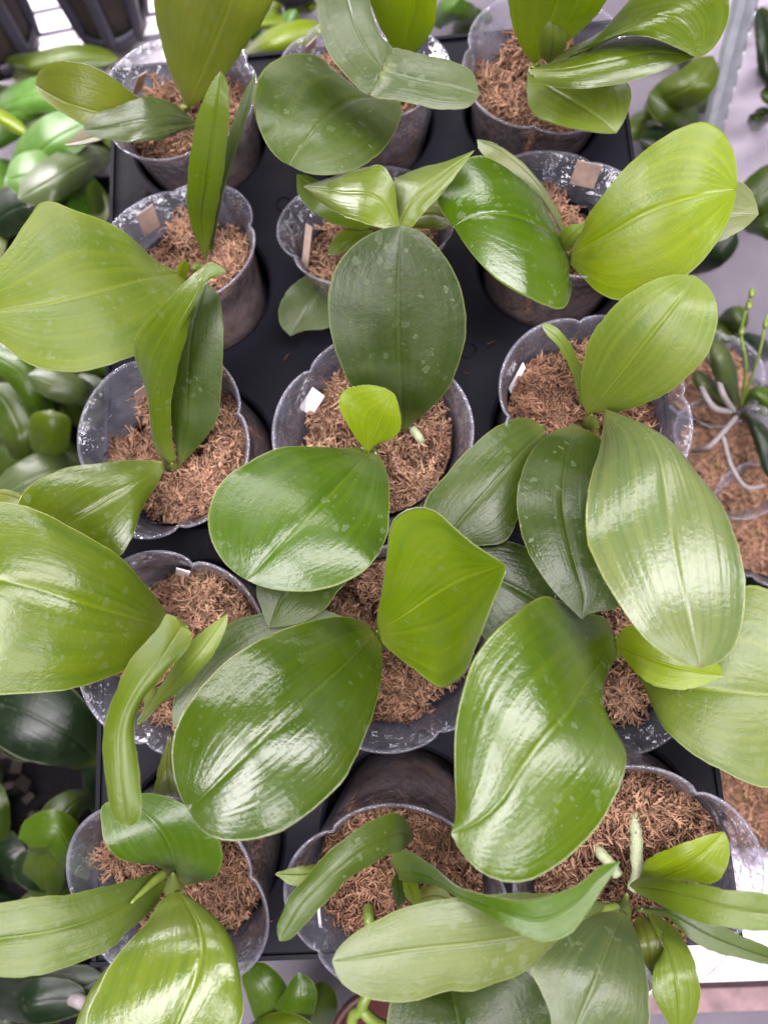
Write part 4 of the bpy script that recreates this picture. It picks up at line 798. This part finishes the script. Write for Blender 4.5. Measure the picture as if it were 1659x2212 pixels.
# slotted post at the top right
post = empty('slotted_post', P(1528, 310, -13), 'galvanised slotted upright post at the top right', 'post')
p0, p1 = P(1524, 330, -13.2), P(1622, -60, -4.5)
axis = p1 - p0; ln = np.linalg.norm(axis); axis /= ln
sd = np.cross(axis, (0, 0, 1)); sd /= np.linalg.norm(sd); fw = np.cross(sd, axis)
def post_bar(name, s0, s1, w0, w1, d0, d1):
    V = [p0 + axis * s + sd * w + fw * d for s in (s0, s1) for w in (w0, w1) for d in (d0, d1)]
    F = [(0, 1, 3, 2), (4, 6, 7, 5), (0, 4, 5, 1), (2, 3, 7, 6), (0, 2, 6, 4), (1, 5, 7, 3)]
    adopt(mesh_obj(name, V, F, M['steel'], smooth=False), post)
if np.dot(fw, CAM - p0) < 0: fw = -fw
if np.dot(sd, RC[:, 0]) < 0: sd = -sd
def post_face(name, w0, d0, w1, d1, mat):
    V = [p0 + axis * q + sd * w + fw * (d - t) for q in (0, ln) for (w, d) in ((w0, d0), (w1, d1)) for t in (0, .0014)]
    F = [(0, 1, 3, 2), (4, 6, 7, 5), (0, 4, 5, 1), (2, 3, 7, 6), (0, 2, 6, 4), (1, 5, 7, 3)]
    adopt(mesh_obj(name, V, F, M[mat], smooth=False), post)
post_face('flange', -.0135, .000, -.0085, .004, 'steel')
post_face('web', -.0084, .004, -.0002, -.007, 'steel')
post_face('flange', .0000, -.0055, .0042, .0065, 'steel')
post_face('slotted_face', .0044, .0065, .0135, .0035, 'steel')
for k in range(10):
    c = p0 + axis * (ln * (k + .5) / 10) + sd * .0090 + fw * .0056
    for nm, mat, r0, r1, h in (('slot', 'wire', .0000, .0040, .0004), ('slot_rim', 'steel', .0040, .0052, .0016)):
        V = []; F = []; N = 16
        for rr, hh in ((r1, 0), (r1, h), (r0, h), (r0, 0)):
            V += [c + rr * (math.cos(2 * math.pi * q / N) * (sd - fw * .33) * .72 + math.sin(2 * math.pi * q / N) * axis * 1.5) + fw * hh for q in range(N)]
        for g in range(4):
            for q in range(N): F.append((g * N + q, g * N + (q + 1) % N, ((g + 1) % 4) * N + (q + 1) % N, ((g + 1) % 4) * N + q))
        adopt(mesh_obj(nm, V, F, M[mat]), post)
a = bgplant(1430, 220, -13, 'blurred green plant left of the slotted post')
blade(a, 'gr', [(1390, 260, -12), (1440, 210, -9), (1500, 180, -8), (1540, 120, -8.5)], 42)
blade(a, 'dg', [(1500, 300, -12), (1460, 240, -9.5), (1400, 200, -9)], 44)
blade(a, 'bd', [(1470, 350, -12.2), (1430, 310, -10.5), (1380, 300, -10.2)], 36)
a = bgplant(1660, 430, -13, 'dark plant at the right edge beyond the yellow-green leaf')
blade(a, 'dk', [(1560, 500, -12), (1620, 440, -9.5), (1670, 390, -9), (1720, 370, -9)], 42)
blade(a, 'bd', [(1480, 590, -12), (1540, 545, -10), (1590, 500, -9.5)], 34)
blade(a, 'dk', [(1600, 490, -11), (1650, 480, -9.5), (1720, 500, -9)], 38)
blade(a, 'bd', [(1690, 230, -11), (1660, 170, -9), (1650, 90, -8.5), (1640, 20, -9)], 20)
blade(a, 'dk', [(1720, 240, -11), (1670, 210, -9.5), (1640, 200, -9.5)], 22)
# potted plants on the right
def right_pot(x, y, r, label, cat='pot'):
    c = P(x, y, -8); mw = Matrix.LocRotScale(Vector(c), Quaternion((0, 0, 1), 1.1), Vector((r, r, r * .6)))
    o = bpy.data.objects.new('clear_pot', pm); col.objects.link(o); o.matrix_world = mw
    tag(o, 'clear pot ' + label, cat, 'clear pots to the right of the tray')
    m = bpy.data.objects.new('moss', MOSS[1]); col.objects.link(m); m.matrix_world = mw
    tag(m, 'brown moss in the clear pot ' + label, 'moss', 'moss in the right pots', 'stuff')
right_pot(1575, 985, .041, 'beyond the large pale shiny leaf')
right_pot(1640, 1710, .042, 'below the broad right leaf')
right_pot(1535, 815, .034, 'half hidden behind the oval yellow-green leaf')
right_pot(1665, 1130, .040, 'cut by the right edge beside the pale shiny leaf')
a = bgplant(1600, 900, -9, 'blurred orchid with pale roots and flower spikes at the right edge')
blade(a, 'gy', [(1590, 880, -8), (1570, 820, -6.5), (1555, 770, -6), (1540, 735, -6.5)], 26)
blade(a, 'bd', [(1600, 890, -8), (1630, 920, -7), (1655, 970, -7), (1670, 1040, -8)], 22)
blade(a, 'md', [(1600, 880, -8), (1630, 850, -7), (1665, 865, -7), (1710, 910, -7.5)], 18)
blade(a, 'gy', [(1590, 880, -8), (1520, 830, -7), (1500, 800, -7.5)], 20)
stem(a, [(1600, 880, -8), (1610, 780, -6), (1600, 720, -5), (1610, 670, -4), (1622, 636, -3.6)], .0010, 'stem', 'flower_spike')
stem(a, [(1600, 880, -8), (1640, 760, -6), (1655, 690, -5), (1675, 640, -5)], .0009, 'stem', 'flower_spike')
for (x, y, z) in ((1622, 634, -3.4), (1616, 660, -3.8), (1600, 715, -5), (1652, 700, -5)):
    stem(a, [(x, y + 9, z), (x + 1, y, z + .1), (x + 2, y - 9, z)], .0017, 'stem', 'bud', ring=8)
stem(a, [(1590, 900, -7.6), (1560, 935, -6.8), (1530, 965, -6.8), (1495, 975, -7.5)], .0017, 'root_pale', 'root')
stem(a, [(1585, 890, -7.6), (1560, 850, -6.8), (1545, 800, -6.8), (1525, 765, -7)], .0020, 'root_pale', 'root')
stem(a, [(1560, 940, -6.8), (1580, 1010, -6.6), (1610, 1052, -6.6), (1650, 1050, -7)], .0015, 'root_pale', 'root')
stem(a, [(1580, 890, -7.6), (1540, 880, -7), (1520, 850, -7), (1510, 820, -7.4)], .0020, 'root_pale', 'root')
a = bgplant(1640, 1200, -13, 'dark plant in shade beside the large pale leaf')
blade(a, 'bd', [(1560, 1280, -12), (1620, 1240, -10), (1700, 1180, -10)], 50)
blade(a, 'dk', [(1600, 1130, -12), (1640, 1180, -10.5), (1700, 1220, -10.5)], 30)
o = mesh_obj('plastic_sheet', *box(*(P(1640, 1100, -11.5)), .10, .045, .003), M['white'], smooth=False)
tag(o, 'scrap of white plastic beside the right pot with pale roots', 'sheet')
# white foam box lid, bottom right, with raised marks and a brown bench edge
c0 = P(1640, 1960, -9); foam = empty('foam_lid', (c0[0], c0[1], -.2075), 'white foam lid with raised bars under the front right pot', 'foam lid')
x0 = P(1440, 1960, -9)[0]; yT = P(1640, 1760, -9)[1]; yB = P(1640, 2118, -9)[1]
adopt(mesh_obj('slab', *box(x0 + .15, (yT + yB) / 2, -.1635, .30, yT - yB, .087), M['white'], smooth=False), foam)
for (x, y) in ((1612, 1838), (1634, 1862), (1650, 1812), (1668, 1836)):
    p = P(x, y, -8.92); v, f = box(0, 0, 0, .010, .0045, .0024)
    b_ = mesh_obj('raised_bar', [tuple(Matrix.Rotation(.75, 3, 'Z') @ Vector(q) + Vector(p)) for q in v], f, M['white'], smooth=False); adopt(b_, foam)
p = P(1560, 2160, -12.6)
o = mesh_obj('bench_edge_strip', *box(p[0] + .1, p[1], -.1995, .42, .0145, .015), M['wood'], smooth=False)
tag(o, 'narrow brown edge strip below the white foam lid', 'edge strip')
p = P(1540, 2300, -13)
o = mesh_obj('white_liner', *box(p[0] + .12, p[1] - .02, -.2055, .44, .06, .003), M['white'], smooth=False)
tag(o, 'pale lilac liner sheet at the bottom right corner', 'sheet')
# bark bed at the left, with the shadow there put into its colour
V, F = [], []; nr = np.random.RandomState(5); nx, ny = 24, 50
q0, q1 = P(-260, 420, -13), P(214, 2330, -13); q0[0] = P(-260, 1400, -13)[0]
for b_ in range(ny):
    for a_ in range(nx):
        V.append((q0[0] + (q1[0] - q0[0]) * a_ / (nx - 1), q0[1] + (q1[1] - q0[1]) * b_ / (ny - 1), -.2045 + nr.uniform(0, .008)))
for b_ in range(ny - 1):
    for a_ in range(nx - 1): F.append((b_ * nx + a_, b_ * nx + a_ + 1, (b_ + 1) * nx + a_ + 1, (b_ + 1) * nx + a_))
o = mesh_obj('bark_bed', V, F, M['dark']); tag(o, 'bark compost at the lower left, shadow painted into its near-black colour', 'bark', None, 'stuff')
for k, (x, y) in enumerate(((12, 1630), (38, 1652), (52, 1690), (64, 1722), (80, 1768), (20, 1704))):
    p = P(x, y, -12.7); s = .005 + .002 * (k % 3)
    v, f = box(0, 0, 0, s * 1.5, s, s * .7); r_ = Matrix.Rotation(k * 1.3, 3, 'Z') @ Matrix.Rotation(.5 * (k % 3), 3, 'X')
    v = [tuple(r_ @ (Vector(q) * nr.uniform(.55, 1.25)) + Vector(p)) for q in v]
    o = mesh_obj('bark_chip', v, f, M['bark'], smooth=False)
    tag(o, ('topmost', 'second highest', 'third highest', 'second lowest', 'lowest', 'fourth highest')[k] + ' brown bark chip on the dark compost at the left edge', 'bark chip', 'bark chips on the dark compost')
# pale green spike and red-brown pot at the bottom edge
a = bgplant(790, 2190, -6, 'pale green branching shoot under the front centre pot')
stem(a, [(800, 2140, -3), (787, 2162, -3), (780, 2182, -3.2), (765, 2192, -3.4), (760, 2215, -3.6)], .0030, 'stem', 'shoot')
stem(a, [(781, 2180, -3.2), (796, 2196, -3.2), (815, 2210, -3.4), (850, 2225, -3.6)], .0030, 'stem', 'shoot')
leaf(a, 'dk', [(965, 2115, -1), (985, 2180, 0.2), (1000, 2260, .8), (1010, 2340, .8)], [(860, 2130), (839, 2180), (841, 2260)], [(1130, 2090), (1182, 2155), (1199, 2220), (1180, 2300)], e=-.3, spots=.5)
c = P(835, 2262, -9); V = []; F = []; N = 40
for zz, rr in ((-.045, .024), (0, .033), (.002, .035), (.008, .035), (.008, .031), (0, .030), (-.006, .0)):
    V += [(c[0] + rr * math.cos(2 * math.pi * k / N), c[1] + rr * math.sin(2 * math.pi * k / N), c[2] + zz) for k in range(N)]
for q in range(6):
    for k in range(N): F.append((q * N + k, q * N + (k + 1) % N, (q + 1) * N + (k + 1) % N, (q + 1) * N + k))
o = mesh_obj('clay_pot', V, F, M['red']); tag(o, 'dark red pot under the pale shoot at the bottom edge', 'pot')
